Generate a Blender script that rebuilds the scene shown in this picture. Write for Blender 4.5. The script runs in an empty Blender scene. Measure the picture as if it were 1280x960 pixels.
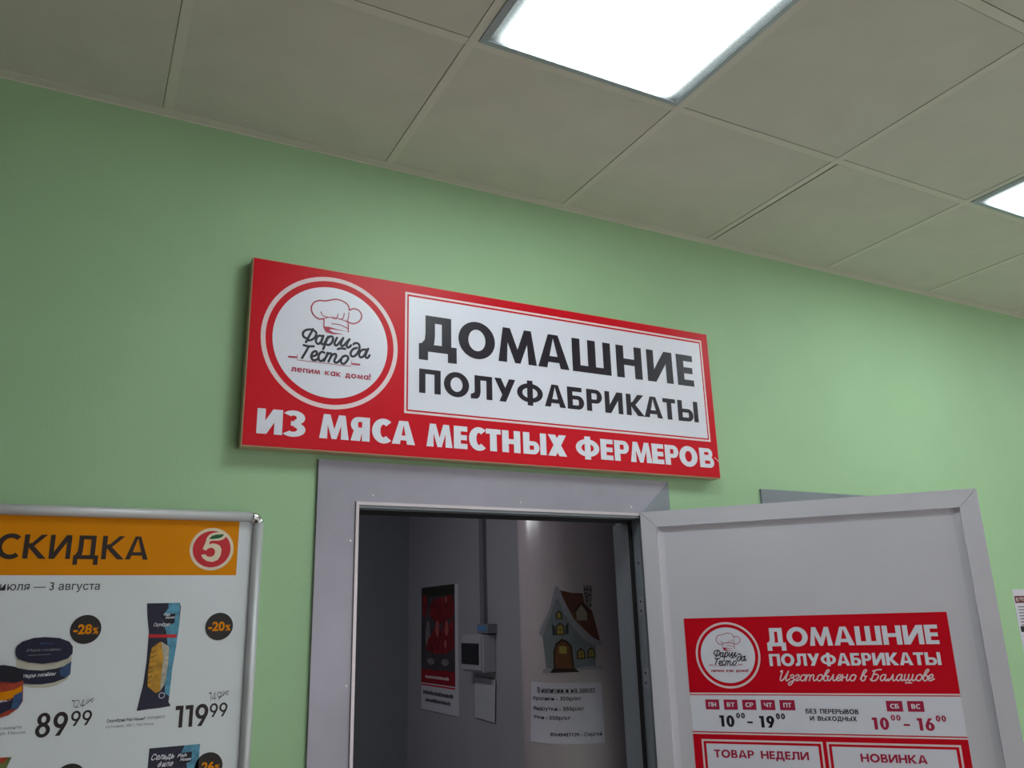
import bpy, bmesh, math, random
from mathutils import Vector, Matrix
from mathutils.geometry import tessellate_polygon
C = bpy.context.scene.collection
PI = math.pi
# ---------------------------------------------------------------- camera, world, exposure
cam_d = bpy.data.cameras.new('camera'); cam = bpy.data.objects.new('camera', cam_d); C.objects.link(cam)
cam_d.sensor_width = 36; cam_d.lens = 1019.217 / 1280 * 36; cam_d.clip_start = 0.05
cam.matrix_world = Matrix.Translation((-1.2740, -2.0416, 1.7131)) @ Matrix.Rotation(-0.488601, 4, 'Z') @ Matrix.Rotation(1.851712, 4, 'X') @ Matrix.Rotation(-0.027703, 4, 'Z')
bpy.context.scene.camera = cam
w = bpy.data.worlds.new('world'); bpy.context.scene.world = w; w.use_nodes = True
w.node_tree.nodes['Background'].inputs[0].default_value = (0.6, 0.7, 0.65, 1); w.node_tree.nodes['Background'].inputs[1].default_value = 0.02
vs = bpy.context.scene.view_settings
vs.view_transform = 'Standard'; vs.look = 'None'; vs.exposure = 0.38; vs.gamma = 1; vs.use_curve_mapping = False
DAY_FILL = 38
BACK = 8.5
LAMP = 12.0            # radiance of the tubes behind the diffusers
# unseen fill light added behind the camera, standing in for daylight
ld = bpy.data.lights.new('daylight_fill', 'AREA'); ld.shape = 'RECTANGLE'; ld.size = 4.2; ld.size_y = 1.85; ld.energy = DAY_FILL; ld.color = (1.0, .97, 1.0)
lo = bpy.data.objects.new('daylight_fill', ld); C.objects.link(lo); lo.location = (1.8, -5.72, 1.5); lo.rotation_euler = (PI / 2, 0, 0)
# dim fill light added out of sight to lift the back room
l2 = bpy.data.lights.new('back_room_fill', 'AREA'); l2.shape = 'RECTANGLE'; l2.size = .12; l2.size_y = 1.1; l2.energy = BACK; l2.color = (.95, .97, 1.0)
b2 = bpy.data.objects.new('back_room_fill', l2); C.objects.link(b2); b2.location = (-.75, 1.5, 2.93)
# ---------------------------------------------------------------- materials
def lin(c):
    return tuple((x / 12.92 if x <= .04045 else ((x + .055) / 1.055) ** 2.4) for x in (v / 255 for v in c)) + (1,)
MATS = {}
def mat(name, rgb, rough=.6, metal=0, var=.04, scale=12, bump=0, bscale=80, spec=.4, coat=0):
    if name in MATS: return MATS[name]
    m = bpy.data.materials.new(name); m.use_nodes = True; nt = m.node_tree; b = nt.nodes['Principled BSDF']
    b.inputs['Roughness'].default_value = rough; b.inputs['Metallic'].default_value = metal
    b.inputs['Specular IOR Level'].default_value = spec; b.inputs['Coat Weight'].default_value = coat
    tc = nt.nodes.new('ShaderNodeTexCoord'); n = nt.nodes.new('ShaderNodeTexNoise'); n.inputs['Scale'].default_value = scale; n.inputs['Detail'].default_value = 4
    nt.links.new(tc.outputs['Object'], n.inputs['Vector'])
    r = nt.nodes.new('ShaderNodeValToRGB'); c = lin(rgb)
    r.color_ramp.elements[0].position = .3; r.color_ramp.elements[1].position = .7
    r.color_ramp.elements[0].color = tuple(x * (1 - var) for x in c[:3]) + (1,)
    r.color_ramp.elements[1].color = tuple(min(1, x * (1 + var)) for x in c[:3]) + (1,)
    nt.links.new(n.outputs['Fac'], r.inputs['Fac']); nt.links.new(r.outputs['Color'], b.inputs['Base Color'])
    if bump:
        n2 = nt.nodes.new('ShaderNodeTexNoise'); n2.inputs['Scale'].default_value = bscale; n2.inputs['Detail'].default_value = 3
        nt.links.new(tc.outputs['Object'], n2.inputs['Vector'])
        bp = nt.nodes.new('ShaderNodeBump'); bp.inputs['Strength'].default_value = bump; bp.inputs['Distance'].default_value = .002
        nt.links.new(n2.outputs['Fac'], bp.inputs['Height']); nt.links.new(bp.outputs['Normal'], b.inputs['Normal'])
    MATS[name] = m; return m
GREEN = mat('green_paint', (167, 201, 157), .55, var=.03, scale=3, bump=.25, bscale=160)
TILE = mat('ceiling_board', (216, 210, 199), .9, var=.03, scale=8, bump=.2, bscale=400)
BAR = mat('grid_bar_enamel', (224, 217, 206), .6, var=.02)
METAL = mat('grey_sheet_steel', (158, 153, 166), .38, .25, var=.15, scale=2.6, spec=.5)
METAL2 = mat('plain_grey_steel', (138, 142, 150), .5, .2, var=.05)
RIM = mat('bare_steel_bead', (200, 190, 195), .35, .5)
DOORM = mat('door_enamel', (212, 206, 216), .5, var=.05, scale=2.5)
SCREWM = mat('white_screw_head', (250, 250, 250), .3)
RUB = mat('black_rubber', (22, 20, 24), .7)
RED = mat('red_vinyl', (212, 12, 34), .38, var=.03, scale=4, spec=.2)
WHITE = mat('white_vinyl', (232, 229, 242), .35, var=.01, spec=.5)
PINK = mat('pale_vinyl_line', (240, 214, 218), .4, var=.01)
INK = mat('black_ink', (36, 27, 41), .35, var=.02, spec=.35)
CRIM = mat('crimson_ink', (178, 36, 74), .4, var=.02)
EDGE = mat('raw_board_edge', (196, 172, 138), .7, var=.05)
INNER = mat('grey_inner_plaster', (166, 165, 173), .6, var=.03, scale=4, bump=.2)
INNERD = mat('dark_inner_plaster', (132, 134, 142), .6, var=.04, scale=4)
WHITEF = mat('white_window_frame', (230, 230, 230), .4)
PALE = mat('pale_wall_paint', (222, 220, 212), .6)
FLOOR = mat('floor_tile', (216, 212, 204), .4, var=.04, scale=6)
ALU = mat('satin_aluminium', (200, 198, 202), .5, .35, var=.02)
CHROME = mat('chrome', (235, 235, 240), .08, 1, var=.02)
SHEET = mat('white_poster_paper', (226, 228, 234), .5, var=.015)
ORANGE = mat('orange_print', (230, 140, 0), .6, var=.03, spec=.15)
BRN = mat('dark_brown_ink', (48, 32, 26), .5)
GREYT = mat('grey_ink', (128, 128, 136), .6)
DGREY = mat('dark_grey_ink', (62, 60, 66), .6)
COL = mat('glossy_grey_column', (196, 182, 186), .24, var=.04, scale=3, spec=.5)
PAPER = mat('office_paper', (214, 208, 220), .7, var=.01)
PLAST = mat('white_plastic', (178, 174, 182), .4)
def emit_lamp():
    m = bpy.data.materials.new('lit_prismatic_diffuser'); m.use_nodes = True; nt = m.node_tree; nt.nodes.clear(); N = nt.nodes.new; Lk = nt.links.new
    out = N('ShaderNodeOutputMaterial'); em = N('ShaderNodeEmission'); tc = N('ShaderNodeTexCoord'); sp = N('ShaderNodeSeparateXYZ'); Lk(tc.outputs['Object'], sp.inputs[0])
    def mt(op, a, b=None):
        n = N('ShaderNodeMath'); n.operation = op
        for i, v in enumerate((a, b)):
            if v is None: continue
            if isinstance(v, (int, float)): n.inputs[i].default_value = v
            else: Lk(v, n.inputs[i])
        return n.outputs[0]
    # four tubes run along y; brightness dies off towards the walls of the tray
    ax = mt('ABSOLUTE', sp.outputs[0]); ay = mt('ABSOLUTE', sp.outputs[1])
    ex = N('ShaderNodeMapRange'); ex.interpolation_type = 'SMOOTHSTEP'; Lk(ax, ex.inputs[0]); ex.inputs[1].default_value = .165; ex.inputs[2].default_value = .262; ex.inputs[3].default_value = 1; ex.inputs[4].default_value = .035
    ey = N('ShaderNodeMapRange'); ey.interpolation_type = 'SMOOTHSTEP'; Lk(ay, ey.inputs[0]); ey.inputs[1].default_value = .235; ey.inputs[2].default_value = .29; ey.inputs[3].default_value = 1; ey.inputs[4].default_value = .12
    tube = mt('COSINE', mt('MULTIPLY', sp.outputs[0], 2 * PI / .14)); tube = mt('ADD', mt('MULTIPLY', tube, -.25), .75)
    v = N('ShaderNodeTexVoronoi'); v.inputs['Scale'].default_value = 260; Lk(tc.outputs['Object'], v.inputs['Vector'])
    pr = mt('ADD', mt('MULTIPLY', v.outputs['Distance'], .5), .75)
    s = mt('MULTIPLY', mt('MULTIPLY', mt('MULTIPLY', ex.outputs[0], ey.outputs[0]), tube), mt('MULTIPLY', pr, LAMP * 1.25))
    em.inputs[0].default_value = (.86, 1.0, 1.0, 1); Lk(s, em.inputs[1]); Lk(em.outputs[0], out.inputs[0]); return m
LIT = emit_lamp()
# ---------------------------------------------------------------- object helpers
def tag(o, label=None, cat=None, group=None, kind=None):
    for k, v in (('label', label), ('category', cat), ('group', group), ('kind', kind)):
        if v: o[k] = v
    return o
def thing(name, label, cat, loc=(0, 0, 0), group=None, kind=None):
    o = bpy.data.objects.new(name, None); C.objects.link(o); o.location = loc; o.empty_display_size = .1
    return tag(o, label, cat, group, kind)
def root_of(p):
    v = Vector((0, 0, 0))
    while p is not None: v += p.location; p = p.parent
    return v
def mesh(name, verts, faces, m, parent=None, loc=None, smooth=False, label=None):
    """world-space vertices; the object's own origin is loc (or the parent's origin)"""
    base = root_of(parent) if parent else Vector((0, 0, 0))
    org = Vector(loc) if loc is not None else base
    me = bpy.data.meshes.new(name); me.from_pydata([Vector(v) - org for v in verts], [], faces)
    bm = bmesh.new(); bm.from_mesh(me); bmesh.ops.recalc_face_normals(bm, faces=bm.faces[:]); bm.to_mesh(me); bm.free()
    for mm in (m if isinstance(m, list) else [m]): me.materials.append(mm)
    if smooth:
        for p in me.polygons: p.use_smooth = True
    o = bpy.data.objects.new(name, me); C.objects.link(o)
    o.location = org - base
    if parent: o.parent = parent
    if label: o['label'] = label
    return o
BOXF = [(0, 1, 2, 3), (7, 6, 5, 4), (0, 4, 5, 1), (1, 5, 6, 2), (2, 6, 7, 3), (3, 7, 4, 0)]
def boxv(a, b):
    (x0, y0, z0), (x1, y1, z1) = a, b
    return [(x0, y0, z0), (x1, y0, z0), (x1, y1, z0), (x0, y1, z0), (x0, y0, z1), (x1, y0, z1), (x1, y1, z1), (x0, y1, z1)]
def box(name, a, b, m, parent=None, bevel=0, loc=None, label=None):
    o = mesh(name, boxv(a, b), BOXF, m, parent, loc, label=label)
    if bevel:
        bm = bmesh.new(); bm.from_mesh(o.data); bmesh.ops.bevel(bm, geom=bm.edges[:], offset=bevel, segments=2, affect='EDGES', profile=.6); bm.to_mesh(o.data); bm.free()
    return o
def boxes(name, L, m, parent=None, label=None):
    V = []; F = []
    for a, b in L:
        k = len(V); V += boxv(a, b); F += [tuple(i + k for i in f) for f in BOXF]
    return mesh(name, V, F, m, parent, label=label)
def prism(name, poly, frame, d0, d1, m, parent=None, label=None, loc=None):
    """closed polygon (s,t) in frame extruded between offsets d0 and d1"""
    n = len(poly); V = [frame(s, t, d0) for s, t in poly] + [frame(s, t, d1) for s, t in poly]
    F = [tuple(range(n)), tuple(range(2 * n - 1, n - 1, -1))] + [(i, (i + 1) % n, n + (i + 1) % n, n + i) for i in range(n)]
    return mesh(name, V, F, m, parent, label=label, loc=loc)
def struct(o, label): return tag(o, label, 'structure', kind='structure')
# ---------------------------------------------------------------- print: flat shapes laid on a surface frame
def plane_frame(o, ex, n):
    o, ex, n = Vector(o), Vector(ex), Vector(n)
    return lambda s, t, d=0: o + ex * s + Vector((0, 0, t)) + n * d
def cyl_frame(cx, cy, r):
    def f(s, t, d=0):
        a = s / r; return Vector((cx + (r + d) * math.cos(a), cy + (r + d) * math.sin(a), t))
    return f
def decal(name, shapes, frame, d, m, parent, cut=None, label=None, stagger=True, stuff=False):
    """shapes: list of [outer, hole, ...] in (s,t); one thin printed layer at offset d"""
    V = []; F = []; lift = []          # overlapping strokes are lifted by hundredths of a millimetre
    for si, sh in enumerate(shapes):
        pts = [p for c in sh for p in c]
        tr = tessellate_polygon([[Vector((p[0], p[1], 0)) for p in c] for c in sh])
        k = len(V); V += pts; lift += [(si % 40) * 1.0e-5 if stagger else 0] * len(pts); F += [tuple(i + k for i in t) for t in tr]
    me = bpy.data.meshes.new(name); me.from_pydata([(p[0], p[1], q) for p, q in zip(V, lift)], [], F)
    bm = bmesh.new(); bm.from_mesh(me)
    if cut:
        xs = [v.co.x for v in bm.verts]; x = math.floor(min(xs) / cut) * cut + cut
        while x < max(xs):
            bmesh.ops.bisect_plane(bm, geom=bm.verts[:] + bm.edges[:] + bm.faces[:], plane_co=(x, 0, 0), plane_no=(1, 0, 0)); x += cut
    base = root_of(parent) if parent else Vector()
    n0 = None
    for v in bm.verts: v.co = frame(v.co.x, v.co.y, d + v.co.z) - base
    bm.normal_update(); bm.to_mesh(me); bm.free(); me.materials.append(m)
    o = bpy.data.objects.new(name, me); C.objects.link(o)
    if parent: o.parent = parent
    if label: o['label'] = label
    if stuff: o['kind'] = 'stuff'
    return o
def ell(cx, cy, rx, ry, a0=0, a1=360, n=40):
    return [(cx + rx * math.cos(math.radians(a0 + (a1 - a0) * i / n)), cy + ry * math.sin(math.radians(a0 + (a1 - a0) * i / n))) for i in range(n + (1 if abs(a1 - a0) < 360 else 0))]
def R_(x0, y0, x1, y1): return [[(x0, y0), (x1, y0), (x1, y1), (x0, y1)]]
def arcband(cx, cy, rxo, ryo, rxi, ryi, a0, a1, n=28): return [ell(cx, cy, rxo, ryo, a0, a1, n) + ell(cx, cy, rxi, ryi, a0, a1, n)[::-1]]
def bowl(x0, y0, x1, y1, s, h, mirror=None):
    ry = (y1 - y0) / 2; rx = min(ry * 1.0, (x1 - x0) * .62); cy = (y0 + y1) / 2
    o = [(x0, y0), (x1 - rx, y0)] + ell(x1 - rx, cy, rx, ry, -90, 90, 20)[1:-1] + [(x1 - rx, y1), (x0, y1)]
    irx = max(rx - s, .02); iry = max(ry - h, .03)
    i = [(x0 + s * .98, y0 + h), (x1 - rx, y0 + h)] + ell(x1 - rx, cy, irx, iry, -90, 90, 14)[1:-1] + [(x1 - rx, y1 - h), (x0 + s * .98, y1 - h)]
    return [o, i]
def glyph(ch, W, s, h):
    g = []; A = g.append; P = lambda *p: A([list(p)])
    if ch in 'ПНИШЕДЛБРВЫЬЧГТЯК':
        pass
    if ch == 'П': A(R_(0, 0, s, 1)); A(R_(W - s, 0, W, 1)); A(R_(0, 1 - h, W, 1))
    elif ch == 'Н': A(R_(0, 0, s, 1)); A(R_(W - s, 0, W, 1)); A(R_(0, .5 - h * .5, W, .5 + h * .5))
    elif ch == 'И': A(R_(0, 0, s * .95, 1)); A(R_(W - s * .95, 0, W, 1)); P((0, 0), (s * 1.15, 0), (W, 1), (W - s * 1.15, 1))
    elif ch == 'Ш': A(R_(0, 0, s, 1)); A(R_(W / 2 - s / 2, 0, W / 2 + s / 2, 1)); A(R_(W - s, 0, W, 1)); A(R_(0, 0, W, h))
    elif ch == 'Е': A(R_(0, 0, s, 1)); A(R_(0, 1 - h, W, 1)); A(R_(0, .5 - h / 2, W * .96, .5 + h / 2)); A(R_(0, 0, W, h))
    elif ch == 'О': A([ell(W / 2, .5, W / 2, .53), ell(W / 2, .5, W / 2 - s * 1.08, .53 - h * 1.12)])
    elif ch == 'С': A(arcband(W * .6, .5, W * .6, .53, W * .6 - s * 1.08, .53 - h * 1.15, 48, 312))
    elif ch == 'М':
        a = W * .13; q = s * .82
        P((0, 0), (a, 1), (a + q, 1), (W / 2, .40), (W - a - q, 1), (W - a, 1), (W, 0), (W - s * .98, 0), (W - a - q * .62, .58), (W / 2 + s * .30, 0), (W / 2 - s * .30, 0), (a + q * .62, .58), (s * .98, 0))
    elif ch == 'А':
        P((0, 0), (W / 2 - s * .60, 1), (W / 2 + s * .10, 1), (s * 1.08, 0)); P((W, 0), (W / 2 + s * .60, 1), (W / 2 - s * .10, 1), (W - s * 1.08, 0)); A(R_(W * .22, .17, W * .78, .17 + h * .9))
    elif ch == 'Д':
        x = W * .17; q = min(s, W * .26); f = -.24
        P((x, 1), (x + q, 1), (x + q, .45), (x + q * .92, .22), (x + q * .55, h * .5), (0, h * .6), (0, h * .95), (W * .08, h * 1.1), (x * .9, .32), (x, .5))
        A(R_(x, 1 - h, W - x * .85, 1)); A(R_(W - x * .85 - q, 0, W - x * .85, 1)); A(R_(0, 0, W, h)); A(R_(0, f, q * .95, h)); A(R_(W - q * .95, f, W, h))
    elif ch == 'Л':
        x = W * .18; q = min(s, W * .32)
        A(R_(x, 1 - h, W, 1)); A(R_(W - q, 0, W, 1)); P((x, 1), (x + q, 1), (x + q, .30), (x + q * .82, .10), (x + q * .4, 0), (0, -.01), (0, h * .95), (W * .07, h), (x * .93, h + .06), (x, .34))
    elif ch == 'У':
        P((W - s * 1.1, 1), (W, 1), (W * .22 + s * 1.15, 0), (W * .22, 0)); P((0, 1), (s * 1.15, 1), (W * .66, .30), (W * .40, .22))
    elif ch == 'Ф': A([ell(W / 2, .5, W / 2, .42), ell(W / 2, .5, W / 2 - s * .95, .42 - h * .95)]); A(R_(W / 2 - s / 2, -.05, W / 2 + s / 2, 1.05))
    elif ch == 'Б': A(R_(0, 1 - h, W * .88, 1)); A(R_(0, 0, s, 1)); A(bowl(0, 0, W, .62, s, h * .9))
    elif ch == 'Ь': A(R_(0, 0, s, 1)); A(bowl(0, 0, W, .60, s, h * .9))
    elif ch == 'Ы': g += glyph('Ь', W - s * 1.12, s, h); A(R_(W - s * .98, 0, W, 1))
    elif ch == 'Р': A(R_(0, 0, s, 1)); A(bowl(0, .36, W, 1, s, h * .9))
    elif ch == 'В': A(R_(0, 0, s, 1)); A(bowl(0, .46, W * .92, 1, s, h * .88)); A(bowl(0, 0, W, .56, s, h * .88))
    elif ch == 'Т': A(R_(0, 1 - h, W, 1)); A(R_(W / 2 - s / 2, 0, W / 2 + s / 2, 1))
    elif ch == 'Г': A(R_(0, 0, s, 1)); A(R_(0, 1 - h, W, 1))
    elif ch == 'К': A(R_(0, 0, s, 1)); P((s * .8, .48), (W - s * 1.25, 1), (W, 1), (s * .8 + s * .9, .46)); P((s * .6, .55), (s * 1.35, .66), (W + .02, 0), (W - s * 1.35, 0))
    elif ch == 'Х': P((0, 0), (s * 1.25, 0), (W - .02, 1), (W - s * 1.25, 1)); P((0.02, 1), (s * 1.25, 1), (W, 0), (W - s * 1.25, 0))
    elif ch == 'З':
        A(arcband(W * .40, .735, W * .56, .295, max(W * .56 - s, .08), .295 - h * .9, -80, 148, 22)); A(arcband(W * .38, .265, W * .62, .30, max(W * .62 - s, .08), .30 - h * .9, 80, -140, 22)); A(R_(W * .28, .5 - h * .42, W * .56, .5 + h * .42))
    elif ch == 'Я':
        for sh in glyph('Р', W, s, h): A([[(W - x, y) for x, y in c] for c in sh])
        P((0, 0), (s * 1.2, 0), (W * .62, .45), (W * .62 - s * 1.1, .45))
    elif ch == 'Ч': A(R_(W - s, 0, W, 1)); A(R_(0, .58, s, 1)); P((0, .62), (s, .60), (s * 1.35, .5), (W, .5), (W, .5 - h), (W * .4, .5 - h), (s * .5, .42), (0, .55))
    elif ch == '1': A(R_(W - s, 0, W, 1)); P((0, 1), (W, 1), (W, 1 - h), (0, .80))
    elif ch == '0': A([ell(W / 2, .5, W / 2, .52), ell(W / 2, .5, W / 2 - s, .52 - h * 1.05)])
    elif ch == '9':
        A([ell(W / 2, .67, W / 2, .35), ell(W / 2, .67, W / 2 - s, .35 - h)]); P((W * .97, .52), (W * .45 + s * .35, 0), (W * .45 - s * .85, 0), (W * .62, .40))
    elif ch == '6':
        for sh in glyph('9', W, s, h): A([[(W - x, 1 - y) for x, y in c] for c in sh])
    elif ch == '8': A([ell(W / 2, .745, W * .44, .28), ell(W / 2, .745, W * .44 - s, .28 - h * .85)]); A([ell(W / 2, .275, W / 2, .30), ell(W / 2, .275, W / 2 - s, .30 - h * .85)])
    elif ch == '2': A(arcband(W / 2, .68, W / 2, .34, W / 2 - s, .34 - h, 170, -25, 22)); P((W * .98, .56), (W * .98 - s * 1.0, .52), (0, h * .5), (0, 0), (s * 1.3, 0)); A(R_(0, 0, W, h))
    elif ch == '4': A(R_(W * .58, 0, W * .58 + s, 1)); A(R_(0, .2, W, .2 + h)); P((0, .2), (W * .58, 1), (W * .58 + s * .5, 1), (s * 1.0, .2))
    elif ch == 'e': A(arcband(W / 2, .5, W / 2, .53, W / 2 - s, .53 - h, 8, 322)); A(R_(s * .8, .42, W * .995, .42 + h * .9))
    elif ch == 'a': A([ell(W / 2, .5, W / 2, .53), ell(W / 2, .5, W / 2 - s, .53 - h)]); A(R_(W - s, 0, W, 1))
    elif ch == '!': A(R_(0, .45, s, 1.45)); A([ell(s / 2, .13, s * .62, .16, n=10)])
    elif ch == '-': A(R_(0, .32, W, .32 + h))
    else: raise ValueError(ch)
    return g
WID = {'Д': .98, 'О': 1.08, 'М': 1.15, 'А': 1.0, 'Ш': 1.25, 'Н': .9, 'И': .95, 'Е': .62, 'П': .9, 'Л': .92, 'У': .98, 'Ф': 1.2, 'Б': .78, 'Р': .75, 'К': .92, 'Т': .76, 'Ы': 1.15, 'З': .74, 'Я': .78, 'С': .82, 'Х': .95, 'В': .76, 'Ч': .8, 'Г': .6, '1': .42, '0': .72, '9': .72, '6': .72, '8': .72, '2': .7, '4': .8, '-': .4, ' ': .6, 'e': 1.0, 'a': 1.0, '!': .26}
def place(ch, x0, x1, z0, z1, s, h):
    k = z1 - z0; return [[[(x0 + x * k, z0 + y * k) for x, y in c] for c in sh] for sh in glyph(ch, (x1 - x0) / k, s, h)]
def letters(L, z0, z1, s, h):
    out = []
    for r in L: out += place(r[0], r[1], r[2], z0, z1, s, h)
    return out
def caps(txt, x0, x1, z0, z1, s=.26, h=.2, gap=.09):
    k = z1 - z0; tot = sum(WID[c] for c in txt) + gap * (len(txt) - 1); f = (x1 - x0) / k / tot; x = x0; out = []
    for c in txt:
        if c != ' ': out += place(c, x, x + WID[c] * f * k, z0, z1, s * min(1, max(f, .7)), h)
        x += (WID[c] + gap) * f * k
    return out
def font_shape(body, off=0, shear=0):
    cu = bpy.data.curves.new('t', 'FONT'); cu.body = body; cu.size = 1; cu.offset = off; cu.shear = shear; cu.resolution_u = 3
    ob = bpy.data.objects.new('t', cu); C.objects.link(ob)
    dg = bpy.context.evaluated_depsgraph_get(); me = bpy.data.meshes.new_from_object(ob.evaluated_get(dg))
    V = [(v.co.x, v.co.y) for v in me.vertices]; F = [tuple(p.vertices) for p in me.polygons]
    bpy.data.objects.remove(ob); bpy.data.curves.remove(cu); bpy.data.meshes.remove(me)
    return V, F
def text(name, body, quad, frame, d, m, parent, off=0, shear=0, cut=None, label=None):
    """quad = (x0,z0,x1,z1) box the ink fills; or 5 values with a slope (rise of the right end)"""
    V, F = font_shape(body, off, shear)
    xs = [v[0] for v in V]; ys = [v[1] for v in V]; x0, z0, x1, z1 = quad[:4]; sl = quad[4] if len(quad) > 4 else 0
    ax, ay = min(xs), min(ys); wx, wy = max(xs) - ax, max(ys) - ay
    sh = []
    P = [(x0 + (x - ax) / wx * (x1 - x0), z0 + (y - ay) / wy * (z1 - z0) + sl * (x - ax) / wx) for x, y in V]
    return decal(name, [[[P[i] for i in f]] for f in F], frame, d, m, parent, cut, label, stagger=False)
def smooth_line(P, n=6, closed=False):
    if len(P) < 3: return P
    out = []
    Q = [P[0]] + list(P) + [P[-1]]
    for i in range(1, len(Q) - 2):
        p0, p1, p2, p3 = Q[i - 1:i + 3]
        for k in range(n):
            t = k / n
            out.append(tuple(.5 * (2 * p1[j] + (p2[j] - p0[j]) * t + (2 * p0[j] - 5 * p1[j] + 4 * p2[j] - p3[j]) * t * t + (3 * p1[j] - p0[j] - 3 * p2[j] + p3[j]) * t ** 3) for j in (0, 1)))
    return out + [tuple(P[-1])]
def ribbon(P, w, sm=True, taper=0):
    P = smooth_line(P) if sm else P; n = len(P); L = []; Rr = []
    for i in range(n):
        a = P[max(i - 1, 0)]; b = P[min(i + 1, n - 1)]; dx, dy = b[0] - a[0], b[1] - a[1]; q = math.hypot(dx, dy) or 1
        ww = w / 2 * (1 - taper * abs(2 * i / max(n - 1, 1) - 1))
        L.append((P[i][0] - dy / q * ww, P[i][1] + dx / q * ww)); Rr.append((P[i][0] + dy / q * ww, P[i][1] - dx / q * ww))
    return [[[L[i], L[i + 1], Rr[i + 1], Rr[i]]] for i in range(n - 1)] + ([[ell(P[0][0], P[0][1], w / 2, w / 2, n=8)], [ell(P[-1][0], P[-1][1], w / 2, w / 2, n=8)]] if not taper else [])
CUR = {
 'И': (1.15, [[(0, 1.5), (.12, 1.7), (.2, 1.5), (.1, .5), (.2, 0), (.5, .35), (.85, 1.6)], [(.85, 1.6), (.72, .4), (.85, 0), (1.15, .35)]]),
 'з': (.6, [[(0, .8), (.2, 1), (.42, .8), (.3, .58), (.1, .5)], [(.1, .5), (.42, .4), (.4, -.2), (.15, -.7), (-.05, -.6), (.05, -.25), (.6, .2)]]),
 'г': (.55, [[(0, .75), (.15, 1), (.38, .85), (.3, .55), (.08, .2), (.2, 0), (.55, .25)]]),
 'о': (.62, [[(.35, 1), (.1, .85), (0, .4), (.15, .02), (.4, .08), (.55, .5), (.45, .9), (.35, 1), (.62, .75)]]),
 'т': (1.2, [[(0, 1), (.03, .5), (0, 0)], [(.02, .5), (.2, .95), (.38, .9), (.4, .5), (.38, 0)], [(.4, .5), (.58, .95), (.78, .9), (.78, .3), (.92, 0), (1.2, .3)]]),
 'в': (.62, [[(0, .3), (.2, .9), (.5, 1.6), (.42, 1.8), (.25, 1.6), (.1, .8), (.12, .15), (.3, 0), (.5, .25), (.45, .7), (.28, .85), (.62, .7)]]),
 'л': (.85, [[(-.05, .05), (.1, .05), (.3, .5), (.42, 1)], [(.42, 1), (.45, .3), (.58, 0), (.85, .3)]]),
 'е': (.55, [[(0, .4), (.3, .5), (.38, .8), (.25, 1), (.05, .75), (0, .35), (.15, 0), (.55, .3)]]),
 'н': (.85, [[(0, 1), (.03, .5), (0, 0)], [(0, .5), (.25, .58), (.5, .5)], [(.52, 1), (.48, .3), (.6, 0), (.85, .3)]]),
 'Б': (1.0, [[(.35, 1.7), (.2, 1.0), (.1, .2)], [(.1, 1.55), (.5, 1.75), (.95, 1.8)], [(.2, .95), (.55, 1.05), (.75, .7), (.55, .1), (.15, 0), (-.05, .3)]]),
 'а': (.8, [[(.48, .9), (.25, 1), (.03, .7), (0, .3), (.15, 0), (.38, .25), (.5, .95)], [(.5, .95), (.47, .3), (.58, 0), (.8, .3)]]),
 'ш': (1.15, [[(0, 1), (-.02, .3), (.12, 0), (.33, .35), (.38, 1)], [(.38, 1), (.36, .3), (.5, 0), (.72, .35), (.78, 1)], [(.78, 1), (.75, .3), (.88, 0), (1.15, .3)], [(.15, -.35), (.45, -.3), (.75, -.35)]]),
 ' ': (.45, [])}
def cursive(txt, x0, x1, zb, zx, w, shear=.28):
    tot = sum(CUR[c][0] for c in txt); kx = (x1 - x0) / tot; kz = zx - zb; x = x0; out = []
    for c in txt:
        ww, S = CUR[c]
        for st in S: out += ribbon([(x + a * kx + b * kz * shear, zb + b * kz) for a, b in st], w)
        x += ww * kx
    return out
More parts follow.
